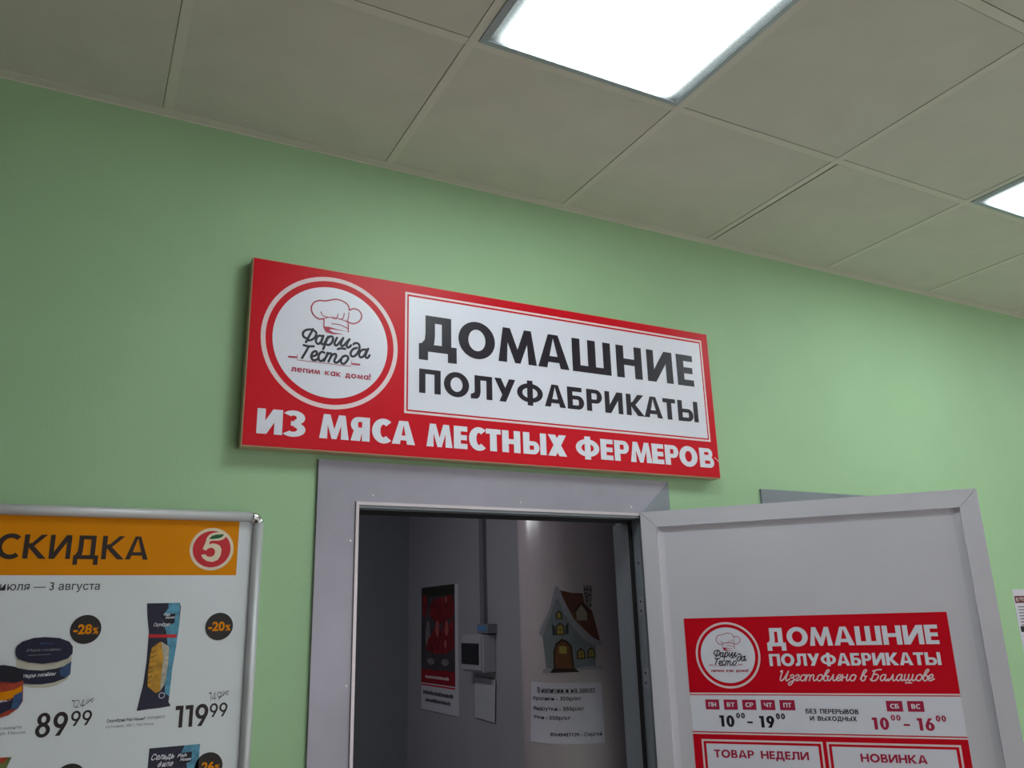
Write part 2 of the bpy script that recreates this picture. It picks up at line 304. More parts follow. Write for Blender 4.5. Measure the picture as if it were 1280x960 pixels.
BK = {'l1': [['Д', 0.4516, 0.5652], ['О', 0.571, 0.6863], ['М', 0.6964, 0.8234], ['А', 0.8282, 0.9361], ['Ш', 0.9483, 1.0893], ['Н', 1.1104, 1.2082], ['И', 1.2285, 1.3309], ['Е', 1.3487, 1.4157]], 'l2': [['П', 0.453, 0.5164], ['О', 0.5258, 0.6023], ['Л', 0.6072, 0.6746], ['У', 0.6816, 0.7493], ['Ф', 0.7543, 0.84], ['А', 0.8456, 0.9173], ['Б', 0.9238, 0.982], ['Р', 0.9916, 1.0476], ['И', 1.0578, 1.1242], ['К', 1.1371, 1.2041], ['А', 1.2041, 1.2758], ['Т', 1.2785, 1.3295], ['Ы', 1.3382, 1.4207]], 'l3': [['И', 0.0325, 0.0943], ['З', 0.1006, 0.1513], ['М', 0.1863, 0.2623], ['Я', 0.267, 0.3176], ['С', 0.3236, 0.3757], ['А', 0.3777, 0.4424], ['М', 0.475, 0.5506], ['Е', 0.5547, 0.5953], ['С', 0.6002, 0.6512], ['Т', 0.6515, 0.6984], ['Н', 0.7024, 0.7603], ['Ы', 0.7693, 0.8452], ['Х', 0.8502, 0.9142], ['Ф', 0.9454, 1.0277], ['Е', 1.0323, 1.0771], ['Р', 1.0822, 1.1357], ['М', 1.1409, 1.221], ['Е', 1.2221, 1.2678], ['Р', 1.2729, 1.3258], ['О', 1.3295, 1.4021], ['В', 1.4106, 1.4693]], 'logo_ink': [[[-0.28, 0.157], [-0.372, -0.056]], [[-0.371, 0.007], [-0.406, 0.021], [-0.421, 0.068], [-0.394, 0.116], [-0.332, 0.143], [-0.268, 0.137], [-0.231, 0.101], [-0.244, 0.039], [-0.296, -0.01], [-0.354, -0.025]], [[-0.144, 0.068], [-0.189, 0.068], [-0.222, 0.032], [-0.232, -0.019], [-0.214, -0.053], [-0.184, -0.051], [-0.151, -0.007], [-0.13, 0.064]], [[-0.127, 0.077], [-0.149, 0.005], [-0.152, -0.042], [-0.131, -0.054], [-0.103, -0.031], [-0.073, 0.047]], [[-0.057, 0.074], [-0.089, -0.023], [-0.122, -0.126]], [[-0.075, 0.028], [-0.041, 0.07], [-0.0, 0.082], [0.015, 0.047], [-0.002, -0.012], [-0.043, -0.052], [-0.081, -0.047]], [[0.072, 0.073], [0.041, -0.006], [0.049, -0.044], [0.078, -0.036], [0.127, 0.028], [0.166, 0.084]], [[0.166, 0.084], [0.135, 0.001], [0.143, -0.042], [0.174, -0.031], [0.218, 0.028], [0.259, 0.077]], [[0.259, 0.077], [0.221, -0.006], [0.227, -0.053], [0.256, -0.046], [0.284, -0.013]], [[0.09, -0.099], [0.137, -0.08], [0.197, -0.082]], [[0.372, -0.042], [0.318, -0.068], [0.283, -0.123], [0.29, -0.174], [0.327, -0.179], [0.368, -0.143], [0.403, -0.076], [0.411, -0.012], [0.388, 0.026], [0.346, 0.029], [0.319, 0.007]], [[0.514, -0.049], [0.452, -0.063], [0.411, -0.119], [0.416, -0.168], [0.449, -0.177], [0.491, -0.133], [0.516, -0.068]], [[0.544, -0.032], [0.515, -0.105], [0.504, -0.157], [0.526, -0.179], [0.553, -0.157], [0.565, -0.13]], [[-0.403, -0.103], [-0.333, -0.111], [-0.258, -0.101]], [[-0.327, -0.111], [-0.369, -0.201], [-0.417, -0.298]], [[-0.287, -0.257], [-0.235, -0.238], [-0.208, -0.199], [-0.232, -0.171], [-0.272, -0.201], [-0.287, -0.257], [-0.267, -0.303], [-0.226, -0.304], [-0.178, -0.268]], [[-0.103, -0.179], [-0.133, -0.168], [-0.167, -0.193], [-0.188, -0.251], [-0.174, -0.298], [-0.133, -0.303], [-0.094, -0.263]], [[-0.056, -0.173], [-0.077, -0.237], [-0.104, -0.301]], [[-0.079, -0.243], [-0.049, -0.19], [-0.012, -0.176], [-0.002, -0.203], [-0.04, -0.305]], [[-0.018, -0.248], [0.016, -0.194], [0.057, -0.177], [0.069, -0.206], [0.046, -0.277], [0.061, -0.305], [0.096, -0.295], [0.142, -0.24]], [[0.2, -0.183], [0.159, -0.213], [0.141, -0.265], [0.15, -0.3], [0.186, -0.308], [0.221, -0.273], [0.247, -0.221], [0.237, -0.191], [0.2, -0.183]]], 'pin_line': [[-0.485, -0.252], [-0.486, -0.333], [0.289, -0.335], [0.301, -0.251]], 'pin_h': [[[-0.6, -0.3], [-0.491, -0.295]], [[0.306, -0.294], [0.419, -0.292]]], 'tag': [[-0.56, -0.509], [-0.546, -0.44], [0.59, -0.415], [0.588, -0.495]], 'hat': [[[-0.136, 0.335], [-0.207, 0.325], [-0.288, 0.383], [-0.318, 0.473], [-0.284, 0.562], [-0.207, 0.606], [-0.117, 0.614], [-0.038, 0.644], [0.042, 0.666], [0.134, 0.655], [0.217, 0.607], [0.243, 0.526]], [[0.243, 0.526], [0.312, 0.561], [0.395, 0.537], [0.432, 0.457], [0.388, 0.366], [0.295, 0.323], [0.213, 0.352]], [[-0.178, 0.436], [-0.142, 0.382], [-0.062, 0.366]], [[-0.136, 0.335], [-0.04, 0.374], [0.098, 0.371], [0.214, 0.34]], [[-0.017, 0.372], [0.052, 0.363], [0.077, 0.44]], [[0.109, 0.36], [0.154, 0.391], [0.168, 0.466]], [[0.213, 0.352], [0.235, 0.415], [0.237, 0.488]], [[0.23, 0.342], [0.236, 0.187]], [[-0.128, 0.325], [-0.124, 0.206]], [[-0.014, 0.277], [0.112, 0.277], [0.233, 0.235]]], 'hatfill': [[-0.125, 0.219], [-0.057, 0.224], [0.08, 0.205], [0.236, 0.189], [0.103, 0.192], [-0.011, 0.195], [-0.051, 0.177], [0.014, 0.148], [0.173, 0.142], [0.015, 0.12], [-0.088, 0.136], [-0.121, 0.177]], 'pouch': [[-1.1253, 1.7684], [-1.0934, 1.7685], [-1.0575, 1.7688], [-1.0548, 1.7601], [-1.0549, 1.72], [-1.0579, 1.672], [-1.0616, 1.6332], [-1.0624, 1.6002], [-1.0633, 1.573], [-1.0637, 1.5608], [-1.0584, 1.5523], [-1.0801, 1.5498], [-1.1038, 1.5487], [-1.1258, 1.5468], [-1.1218, 1.574], [-1.1176, 1.6006], [-1.1152, 1.6467], [-1.1161, 1.7076], [-1.1223, 1.7415]], 'pouch_blue': [[-1.081, 1.7683], [-1.0575, 1.7688], [-1.0549, 1.72], [-1.0579, 1.672], [-1.0616, 1.6332], [-1.0633, 1.573], [-1.0732, 1.579], [-1.0752, 1.6338], [-1.0744, 1.6727], [-1.0805, 1.7066], [-1.0936, 1.738], [-1.0801, 1.7577]], 'pouch_red': [[-1.1167, 1.7026], [-1.0589, 1.7008], [-1.0583, 1.694], [-1.1161, 1.6959]], 'pouch_fish': [[-1.1071, 1.6753], [-1.0905, 1.6867], [-1.0817, 1.6785], [-1.0755, 1.6699], [-1.0744, 1.6338], [-1.0773, 1.5956], [-1.083, 1.5837], [-1.0921, 1.5807], [-1.1093, 1.5961], [-1.1106, 1.6246], [-1.1095, 1.6575]], 'pouch_fish_silver': [[-1.0892, 1.6866], [-1.0762, 1.6783], [-1.0716, 1.6726], [-1.0716, 1.6392], [-1.0749, 1.5982], [-1.083, 1.5837], [-1.0833, 1.6178], [-1.082, 1.6507]], 'pouch_label': [[-1.0961, 1.7423], [-1.0653, 1.7459], [-1.0651, 1.726], [-1.0823, 1.7179]], 'pouch_seal': [[-1.0791, 1.5753]], 'lid': [[-1.3642, 1.68], [-1.3627, 1.6882], [-1.3536, 1.6962], [-1.3342, 1.7025], [-1.3139, 1.7037], [-1.2876, 1.7009], [-1.2685, 1.6932], [-1.2608, 1.683], [-1.2598, 1.6688], [-1.2674, 1.6593], [-1.2875, 1.6532], [-1.3128, 1.6507], [-1.3386, 1.6547], [-1.357, 1.6618], [-1.3623, 1.6689]], 'jar_body': [[-1.362, 1.6662], [-1.357, 1.6618], [-1.3386, 1.6547], [-1.3128, 1.6507], [-1.2875, 1.6532], [-1.2674, 1.6593], [-1.2608, 1.666], [-1.2595, 1.6281], [-1.2654, 1.6173], [-1.2823, 1.6073], [-1.3023, 1.6035], [-1.3277, 1.605], [-1.3419, 1.6093], [-1.354, 1.6168]], 'jar_label': [[-1.3605, 1.6456], [-1.3369, 1.6403], [-1.3113, 1.6377], [-1.2861, 1.6406], [-1.2735, 1.6442], [-1.2602, 1.6533], [-1.2595, 1.6281], [-1.2683, 1.6203], [-1.2881, 1.6131], [-1.3132, 1.6104], [-1.3412, 1.6139], [-1.3559, 1.6223]], 'jar_blue': [[-1.2735, 1.6442], [-1.2602, 1.6533], [-1.26, 1.6393], [-1.26, 1.6282], [-1.2679, 1.6216], [-1.278, 1.6263], [-1.2805, 1.6375]], 'jar_text': [[-1.3403, 1.6269], [-1.2875, 1.631]], 'lid_text': [[-1.3469, 1.6779], [-1.2802, 1.6767]], 'jar2_lid': [[-1.4232, 1.6446], [-1.4023, 1.6511], [-1.3805, 1.652], [-1.3602, 1.6475], [-1.3495, 1.641], [-1.3436, 1.6298], [-1.3445, 1.6203], [-1.3564, 1.6169], [-1.3839, 1.6206], [-1.42, 1.6205]], 'jar2_body': [[-1.42, 1.6205], [-1.3839, 1.6206], [-1.3564, 1.6169], [-1.3432, 1.6202], [-1.3392, 1.5809], [-1.3455, 1.5679], [-1.3612, 1.5558], [-1.3799, 1.5506], [-1.4114, 1.5542]], 'jar2_label': [[-1.4152, 1.5832], [-1.3789, 1.5808], [-1.3645, 1.5825], [-1.3553, 1.5873], [-1.3554, 1.5686], [-1.376, 1.5582], [-1.412, 1.5595]], 'jar2_band': [[-1.4176, 1.6018], [-1.3812, 1.5996], [-1.3573, 1.6035], [-1.3433, 1.6108], [-1.3432, 1.6], [-1.3554, 1.5886], [-1.3792, 1.5835], [-1.4155, 1.5859]], 'jar2_blue': [[-1.3559, 1.5927], [-1.342, 1.5999], [-1.3402, 1.581], [-1.3455, 1.5679], [-1.3576, 1.5661]], 'five': [[-0.423, -0.004], [-0.338, 0.232], [-0.265, 0.528], [-0.162, 0.682], [0.023, 0.773], [0.365, 0.821], [0.634, 0.715], [0.611, 0.587], [0.485, 0.464], [0.278, 0.4], [-0.027, 0.396], [-0.12, 0.354], [-0.135, 0.207], [-0.019, 0.265], [0.174, 0.253], [0.352, 0.164], [0.441, -0.012], [0.421, -0.288], [0.303, -0.506], [0.083, -0.605], [-0.184, -0.568], [-0.383, -0.433], [-0.458, -0.28], [-0.284, -0.249], [-0.209, -0.336], [-0.048, -0.373], [0.099, -0.313], [0.158, -0.174], [0.137, -0.037], [0.035, 0.052], [-0.097, 0.058], [-0.207, -0.002], [-0.259, -0.081]], 'leaf': [[-0.166, 0.47], [-0.044, 0.62], [0.143, 0.688], [0.508, 0.711], [0.456, 0.603], [0.309, 0.52], [0.081, 0.477]], 'house': {'snow_outline': [[-0.455, 1.8211], [-0.4451, 1.8219], [-0.4361, 1.8037], [-0.4208, 1.7591], [-0.3913, 1.7036], [-0.3513, 1.6628], [-0.3205, 1.6367], [-0.29, 1.6321], [-0.2956, 1.6179], [-0.3257, 1.619], [-0.3676, 1.6454], [-0.4032, 1.6895], [-0.4279, 1.7301], [-0.4432, 1.7763], [-0.455, 1.7767], [-0.4731, 1.7313], [-0.4985, 1.6844], [-0.5158, 1.6537], [-0.5274, 1.6629], [-0.5117, 1.6919], [-0.4788, 1.7425]], 'wall': [[-0.4548, 1.7804], [-0.443, 1.78], [-0.426, 1.7282], [-0.4032, 1.6895], [-0.3676, 1.6472], [-0.3257, 1.619], [-0.3195, 1.6188], [-0.3239, 1.5461], [-0.5002, 1.546], [-0.5112, 1.6518], [-0.4963, 1.6844], [-0.4732, 1.7295]], 'roof': [[-0.4399, 1.8076], [-0.3982, 1.797], [-0.358, 1.7942], [-0.3539, 1.761], [-0.3271, 1.7348], [-0.3013, 1.6325], [-0.3283, 1.6442], [-0.3586, 1.6721], [-0.3912, 1.7055], [-0.4155, 1.7516]], 'dormer': [[-0.3656, 1.7594], [-0.3456, 1.7315], [-0.3472, 1.7025], [-0.3837, 1.7034], [-0.3842, 1.7325]], 'dormer_roof': [[-0.3653, 1.7668], [-0.3355, 1.7313], [-0.3457, 1.7297], [-0.3658, 1.7569], [-0.3862, 1.7307], [-0.3955, 1.7328]], 'chimney': [[-0.3546, 1.8219], [-0.3199, 1.8214], [-0.3285, 1.7458], [-0.3428, 1.7461], [-0.3537, 1.7647]], 'door': [[-0.4711, 1.5443], [-0.4706, 1.6011], [-0.4614, 1.6278], [-0.4393, 1.6443], [-0.4188, 1.636], [-0.4047, 1.6178], [-0.3989, 1.5434]], 'door_in': [[-0.4651, 1.5443], [-0.4646, 1.601], [-0.4565, 1.6224], [-0.4389, 1.6364], [-0.4229, 1.6307], [-0.4104, 1.6161], [-0.4056, 1.5436]], 'door_window': [[-0.4499, 1.5955], [-0.449, 1.6169], [-0.4357, 1.622], [-0.4224, 1.6164], [-0.4226, 1.594]], 'step': [[-0.4859, 1.5326], [-0.473, 1.5472], [-0.3951, 1.5461], [-0.3827, 1.5342]], 'snow_left': [[-0.5189, 1.5333], [-0.5115, 1.5441], [-0.4915, 1.5485], [-0.4771, 1.5461], [-0.4859, 1.5326]], 'snow_right': [[-0.3858, 1.5466], [-0.3495, 1.5524], [-0.3002, 1.551], [-0.2962, 1.5431], [-0.3344, 1.5406], [-0.3824, 1.5402]], 'win1': [[-0.4566, 1.7108], [-0.4558, 1.729], [-0.4448, 1.7397], [-0.4337, 1.7284], [-0.4334, 1.7091]], 'win1i': [[-0.4518, 1.7132], [-0.4512, 1.727], [-0.445, 1.7342], [-0.4384, 1.7267], [-0.4382, 1.7129]], 'win2': [[-0.459, 1.6565], [-0.4577, 1.6854], [-0.4427, 1.6985], [-0.428, 1.6847], [-0.4281, 1.6559]], 'win2i': [[-0.4541, 1.66], [-0.4531, 1.6835], [-0.4425, 1.6934], [-0.4319, 1.683], [-0.4318, 1.6596]], 'sh1': [[-0.4718, 1.6948], [-0.4602, 1.6836], [-0.4602, 1.6555], [-0.4711, 1.6557]], 'sh2': [[-0.4242, 1.6846], [-0.4134, 1.6977], [-0.414, 1.6591], [-0.4254, 1.6576]], 'win3': [[-0.3899, 1.5766], [-0.3888, 1.5996], [-0.375, 1.6134], [-0.3605, 1.5988], [-0.3598, 1.5757]], 'win3i': [[-0.3853, 1.58], [-0.3844, 1.5977], [-0.3745, 1.6081], [-0.3644, 1.5971], [-0.3642, 1.5794]], 'win4': [[-0.3527, 1.579], [-0.3515, 1.602], [-0.3382, 1.6141], [-0.3247, 1.6011], [-0.3249, 1.578]], 'win4i': [[-0.3486, 1.5824], [-0.3477, 1.6001], [-0.338, 1.6094], [-0.3285, 1.5995], [-0.3288, 1.5817]], 'dots': [[-0.3514, 1.807], [-0.3413, 1.8087], [-0.3293, 1.8048], [-0.3481, 1.794], [-0.3343, 1.7882], [-0.3435, 1.77], [-0.3322, 1.7532], [-0.3448, 1.7829]], 'note': {'sheet': [[-0.5728, 1.5018], [-0.3058, 1.4986], [-0.3043, 1.307], [-0.5894, 1.3072]], 'lines': [[[-0.541, 1.4685], [-0.3327, 1.4838]], [[-0.5625, 1.4396], [-0.3807, 1.4538]], [[-0.5643, 1.407], [-0.3723, 1.4231]], [[-0.5658, 1.3787], [-0.4194, 1.394]], [[-0.4934, 1.3262], [-0.3146, 1.3363]]]}}, 'lc': [-0.998, 1.888, 0.04825]}
def logo(parent, frame, cx, cz, R, d, thin=1.0):
    """round shop emblem: pale ring, white disc, chef hat, cursive name, rolling pin, tagline"""
    T = lambda S: [(cx + a * R, cz + b * R) for a, b in S]
    decal('emblem_ring', [[ell(cx, cz, R, R, n=72), ell(cx, cz, R * .935, R * .935, n=72)]], frame, d, PINK, parent)
    decal('emblem_disc', [[ell(cx, cz, R * .84, R * .84, n=72)]], frame, d, WHITE, parent, label='white round emblem disc')
    sh = []
    for i, s in enumerate(BK['hat']): sh += ribbon(T(s), R * (.017 if i in (7, 8) else .020 if i < 2 else .013) * thin)
    sh.append([T(BK['hatfill'])])
    decal('chef_hat_drawing', sh, frame, d + .0006, CRIM, parent)
    sh = []
    for s in BK['logo_ink']: sh += ribbon(T(s), R * .034 * thin)
    decal('cursive_name', sh, frame, d + .0006, INK, parent, label='cursive name in black ink')
    sh = ribbon(T(BK['pin_line']), R * .008 * thin, sm=False)
    for s in BK['pin_h']: sh += ribbon(T(s), R * .024 * thin, sm=False)
    decal('rolling_pin_drawing', sh, frame, d + .0006, CRIM, parent)
    q = T(BK['tag'])
    decal('tagline', caps('ЛeПИМ КaК ДОМa!', q[0][0], q[3][0], q[0][1], q[0][1] + (q[1][1] - q[0][1]) * .93, .30, .25, .14), frame, d + .0006, CRIM, parent)

# ================================================================ STRUCTURE
X0, X1, Y1, H = -2.4, 5.4, -5.6, 3.0
WT = .14
OL, OR, OT = -.662, .247, 2.022          # rough opening
wall_back = struct(boxes('wall_back', [((X0, 0, 0), (OL, WT - .02, H + .25)), ((OR, 0, 0), (X1, WT - .02, H + .25)), ((OL, 0, OT), (OR, WT - .02, H + .25))], GREEN), 'green painted shop wall with the doorway')
struct(box('wall_left', (X0 - .12, Y1, 0), (X0, WT, H + .25), mat('light_cut_wall', (48, 46, 44), .7)), 'unseen left wall, darkened to cut light')  # unseen wall, set close and dark to keep the left side dim
struct(box('wall_right', (X1, Y1, 0), (X1 + .12, WT, H + .25), PALE), 'pale wall to the right')
struct(boxes('wall_front', [((X0 - .12, Y1 - .12, 0), (X1 + .12, Y1, .5)), ((X0 - .12, Y1 - .12, 2.5), (X1 + .12, Y1, H + .25)), ((X0 - .12, Y1 - .12, .5), (-.6, Y1, 2.5)), ((3.8, Y1 - .12, .5), (X1 + .12, Y1, 2.5))], PALE), 'pale shopfront wall behind the camera')
wn = struct(boxes('added_window_1', [((-.6, Y1 - .08, .5), (-.54, Y1 - .03, 2.5)), ((3.74, Y1 - .08, .5), (3.8, Y1 - .03, 2.5)), ((-.54, Y1 - .08, .5), (3.74, Y1 - .03, .56)), ((-.54, Y1 - .08, 2.44), (3.74, Y1 - .03, 2.5)), ((1.57, Y1 - .08, .56), (1.63, Y1 - .03, 2.44))], WHITEF), 'added shopfront window frame, unseen behind the camera')  # unseen frame added to go with the daylight fill
struct(box('floor', (X0 - .12, Y1 - .12, -.1), (X1 + .12, 3.7, 0), FLOOR), 'pale floor')
ceiling = struct(box('ceiling', (X0 - .12, Y1 - .12, H + .25), (X1 + .12, WT, H + .33), INNERD), 'suspended tile ceiling')
# suspended ceiling: bars and boards on a 0.6 m grid
lamps = [(-.6, 0), (1.2, 0), (3.0, 0), (-.6, 5), (1.8, 5), (4.2, 5)]  # rear row is unseen, added to balance the shop light
bw = .024
first = None
kx0, kx1 = -6, 9
for k in range(kx0, kx1 + 1):
    x = k * .6
    if X0 < x < X1 - bw:
        o = box('grid_bar', (x + .0012, Y1, H), (x + bw, 0, H + .0010), BAR, ceiling, loc=(x, 0, H))
for j in range(1, 10):
    y = -j * .6 - .01
    o = box('grid_bar', (X0, y, H + .0003), (X1, y + bw, H + .0010), BAR, ceiling, loc=(0, y, H))
rng = random.Random(4)
tile_me = None
for i in range(kx0, kx1):
    for j in range(0, 9):
        x = i * .6
        if (i, j) in [(int(round(a / .6)), 1 + b) for a, b in lamps]: continue
        if x < X0 or x + .6 > X1: continue
        ya = -.03 if j == 0 else -j * .6 - .0115; yb = -(j + 1) * .6 + .0155
        if j == 0:
            gx = .0080 if i == 1 else -.002
            o = box('ceiling_tile', (x + bw + gx, yb, H + .0012), (x + .6, ya + .0015, H + .012), TILE, ceiling, loc=(x, 0, H))
        elif tile_me is None:
            o = box('ceiling_tile', (x + bw - .002, yb, H + .0012), (x + .6, ya, H + .012), TILE, ceiling, loc=(x, ya, H)); tile_me = o.data
        else:
            o = bpy.data.objects.new('ceiling_tile', tile_me); C.objects.link(o); o.parent = ceiling; o.location = (x, ya, H)
        if j and o.parent: o.location = Vector((x, ya, H))
        o.location.z += rng.uniform(0, .0006)
struct(boxes('trim_1', [((X0, -.030, H - .0015), (X1, 0, H + .0005)), ((X0, -.0022, H - .004), (X1, 0, H))], BAR), 'pale wall angle under the ceiling edge')
def lamp(x, j, label):
    yb = -.61 - .6 * j; cx, cy = x + .312, yb - .288
    t = thing('ceiling_light', label, 'ceiling light', (cx, cy, H - .006), 'square ceiling lights')
    x0, x1, y0, y1 = x + .0245, x + .5995, yb - .5765, yb - .0
    f = .017; zz = (H - .006, H + .03)
    V = []; F = []
    o_ = [(x0, y0), (x1, y0), (x1, y1), (x0, y1)]; i_ = [(x0 + f, y0 + f), (x1 - f, y0 + f), (x1 - f, y1 - f), (x0 + f, y1 - f)]
    for ring, z in ((o_, H + .03), (o_, H - .003), (o_, H - .003), (i_, H - .006), (i_, H + .03)): V += [(a, b, z) for a, b in ring]
    for r in range(4):
        for k in range(4): F.append((r * 4 + k, r * 4 + (k + 1) % 4, r * 4 + 4 + (k + 1) % 4, r * 4 + 4 + k))
    mesh('light_frame', V, F, mat('lamp_frame_enamel', (176, 184, 190), .5), t)
    box('diffuser', (x0 + f, y0 + f, H - .001), (x1 - f, y1 - f, H + .004), LIT, t, loc=((x0 + x1) / 2, (y0 + y1) / 2, H), label='glowing prismatic diffuser')
    box('light_tray', (x0, y0, H + .03), (x1, y1, H + .10), mat('lamp_tray', (190, 190, 190), .6), t)
names = {(-.6, 0): 'lit square ceiling light nearest the doorway, above the red sign', (1.2, 0): 'lit square ceiling light cut by the right edge of the photo'}
for i, (x, j) in enumerate(lamps):
    lamp(x, j, names.get((x, j), 'lit square ceiling light of the %s row, %s place' % ({0: 'nearest', 5: 'unseen added rear'}[j], 'left' if x < 1 else 'middle' if x < 2 else 'right')))

# ================================================================ DOORWAY
FB = plane_frame((0, 0, 0), (1, 0, 0), (0, -1, 0))      # green wall face
frame_d = struct(thing('door_frame', None, None, (-.2, 0, 0)), 'grey sheet steel casing around the open doorway'); frame_d.name = 'door_1'
cl, crr, ct = -.755, .353, 2.117; il, ir, it = -.655, .240, 2.012
prism('casing', [(cl, 0), (il, 0), (il, it), (cl, ct)], FB, 0, .010, METAL, frame_d)
prism('casing', [(cl, ct), (il, it), (ir, it), (crr, ct)], FB, 0, .0098, METAL, frame_d)
prism('casing', [(crr, ct), (ir, it), (ir, 0), (crr, 0)], FB, 0, .010, METAL2, frame_d)
boxes('steel_bead', [((il - .001, -.016, 0), (il + .007, 0, it - .007)), ((il - .001, -.016, it - .007), (ir + .001, 0, it + .001))], RIM, frame_d)
boxes('steel_bead', [((il + .006, -.012, it - .014), (ir - .004, .03, it - .007))], METAL2, frame_d)
boxes('jamb', [((OL, 0, 0), (il + .007, .06, it - .007)), ((ir - .005, 0, 0), (OR, .036, it - .014)), ((OL, 0, it - .007), (OR, .06, OT))], METAL2, frame_d)
boxes('rubber_seal', [((ir - .011, .037, 0), (OR, .050, it - .018)), ((il + .003, .034, it - .024), (OR, .050, it - .004)), ((il + .003, .040, 0), (il + .010, .052, it - .02))], RUB, frame_d, label='black rubber seal')
boxes('seal_edge', [((ir - .008, .051, 0), (OR, .056, it - .024))], RIM, frame_d)
boxes('reveal', [((ir - .004, .057, 0), (OR, WT, it - .020)), ((OL, .061, 0), (il + .006, WT, it - .02)) ], INNERD, frame_d)
def disc(name, c, r, n, m, parent, th=.003):
    c = Vector(c); n = Vector(n).normalized(); a = n.orthogonal().normalized(); b = n.cross(a)
    V = [c + (a * math.cos(2 * PI * i / 12) + b * math.sin(2 * PI * i / 12)) * r * q + n * z for q, z in ((1, 0), (1, th * .5), (.6, th)) for i in range(12)]
    F = [tuple(range(12))[::-1], tuple(range(24, 36))] + [(k * 12 + i, k * 12 + (i + 1) % 12, k * 12 + 12 + (i + 1) % 12, k * 12 + 12 + i) for k in (0, 1) for i in range(12)]
    return mesh(name, V, F, m, parent)
for x, z in [(-.611, 2.030), (-.179, 2.030), (.204, 2.031), (-.668, 1.914), (-.668, 1.569), (-.668, 1.2), (-.668, .8)]: disc('screw', (x, -.0098, z), .0032, (0, -1, 0), SCREWM, frame_d)
for z0, z1 in ((1.715, 1.768), (1.51, 1.566)):
    box('hinge_plate', (ir - .0068, .0015, z0), (ir - .0045, .026, z1), METAL, frame_d)
for y, z in [(.014, 1.866), (.014, 1.754), (.014, 1.727), (.014, 1.553), (.014, 1.525)]: disc('screw', (ir - .0069 if z < 1.8 else ir - .005, y, z), .0036, (-1, 0, 0), RUB, frame_d, .0008)
# second doorway: casing behind the open leaf
d2 = struct(thing('door_frame', None, None, (1.25, 0, 0)), 'grey steel door casing mostly hidden behind the open door leaf'); d2.name = 'door_2'
a0, a1, b1 = .745, 1.76, 2.1125
prism('casing', [(a0, 0), (a0 + .1, 0), (a0 + .1, b1 - .1), (a0, b1)], FB, 0, .009, METAL2, d2)
prism('casing', [(a0, b1), (a0 + .1, b1 - .1), (a1 - .1, b1 - .1), (a1, b1)], FB, 0, .009, METAL2, d2)
prism('casing', [(a1, b1), (a1 - .1, b1 - .1), (a1 - .1, 0), (a1, 0)], FB, 0, .009, METAL2, d2)
box('door_panel', (a0 + .1, -.006, .01), (a1 - .1, -.0005, b1 - .1), DOORM, d2)
disc('screw', (.757, -.009, 2.098), .004, (0, -1, 0), CHROME, d2)
# open leaf
ex = Vector((.6580, -.7530, 0)).normalized(); nn = Vector((-.7530, -.6580, 0)).normalized()
FD = plane_frame((.228, -.020, 0), ex, nn)
leaf = struct(thing('door_leaf', None, None, tuple(FD(.02, 0, 0) - nn * .02)), 'grey framed door leaf standing open into the shop'); leaf.name = 'door_3'
DW, DT, DB = .907, 2.0150, .012
prism('core_panel', [(.02, DB + .02), (DW - .02, DB + .02), (DW - .02, DT - .02), (.02, DT - .02)], FD, -.040, -.0148, DOORM, leaf)
def rail(P, Q, name):   # P outer edge pts, Q inner edge pts, mitred, sloped bead to the panel
    (a, b), (c, d) = P, Q
    e = [((c[0] + (c[0] - a[0]) * .38), (c[1] + (c[1] - a[1]) * .38)), ((d[0] + (d[0] - b[0]) * .38), (d[1] + (d[1] - b[1]) * .38))]
    V = [FD(*a, -.045), FD(*b, -.045), FD(*a, 0), FD(*b, 0), FD(*c, 0), FD(*d, 0), FD(*c, -.0115), FD(*d, -.0115), FD(*e[0], -.0143), FD(*e[1], -.0143), FD(*e[0], -.045), FD(*e[1], -.045)]
    F = [(0, 1, 3, 2), (2, 3, 5, 4), (4, 5, 7, 6), (6, 7, 9, 8), (8, 9, 11, 10), (10, 11, 1, 0), (0, 2, 4, 6, 8, 10), (1, 3, 5, 7, 9, 11)]
    return mesh(name, V, F, DOORM, leaf)
m_ = .047; g_ = .0006
rail([(g_ * 2, DT), (DW - g_ * 2, DT)], [(m_ + g_, DT - m_), (DW - m_ - g_, DT - m_)], 'rail')
rail([(g_ * 2, DB), (DW - g_ * 2, DB)], [(m_ + g_, DB + m_), (DW - m_ - g_, DB + m_)], 'rail')
rail([(0, DB + g_), (0, DT - g_)], [(m_, DB + m_ + g_), (m_, DT - m_ - g_)], 'stile')
rail([(DW, DB + g_), (DW, DT - g_)], [(DW - m_, DB + m_ + g_), (DW - m_, DT - m_ - g_)], 'stile')

# ================================================================ RED SIGN
sign = thing('shop_sign', 'long red and white sign board over the doorway with a round chef hat emblem', 'sign', (-.2, -.0, 2.132))
sx, sz, SW, SH = -.952, 2.132, 1.4905, .4905
FS = plane_frame((sx, -.045, sz), (1, 0, 0), (0, -1, 0))
box('backing_board', (sx - .0015, -.0440, sz - .0015), (sx + SW + .0015, -.004, sz + SH + .0015), EDGE, sign, label='raw beige board edge')
box('red_face', (sx + .0012, -.0455, sz + .0012), (sx + SW - .0012, -.0440, sz + SH - .0012), RED, sign)
def rr(x0, z0, x1, z1, w): return [[[(x0, z0), (x1, z0), (x1, z1), (x0, z1)], [(x0 + w, z0 + w), (x1 - w, z0 + w), (x1 - w, z1 - w), (x0 + w, z1 - w)]]]
decal('border_line', rr(.411, .117, 1.463, .4645, .0060), FS, .0011, PINK, sign)
decal('white_panel', [R_(.4215, .1275, 1.4525, .4530)], FS, .0011, WHITE, sign, label='white text panel')
decal('lettering', letters(BK['l1'], .2978, .4036, .27, .20), FS, .0017, INK, sign, label='black heading letters, upper line')
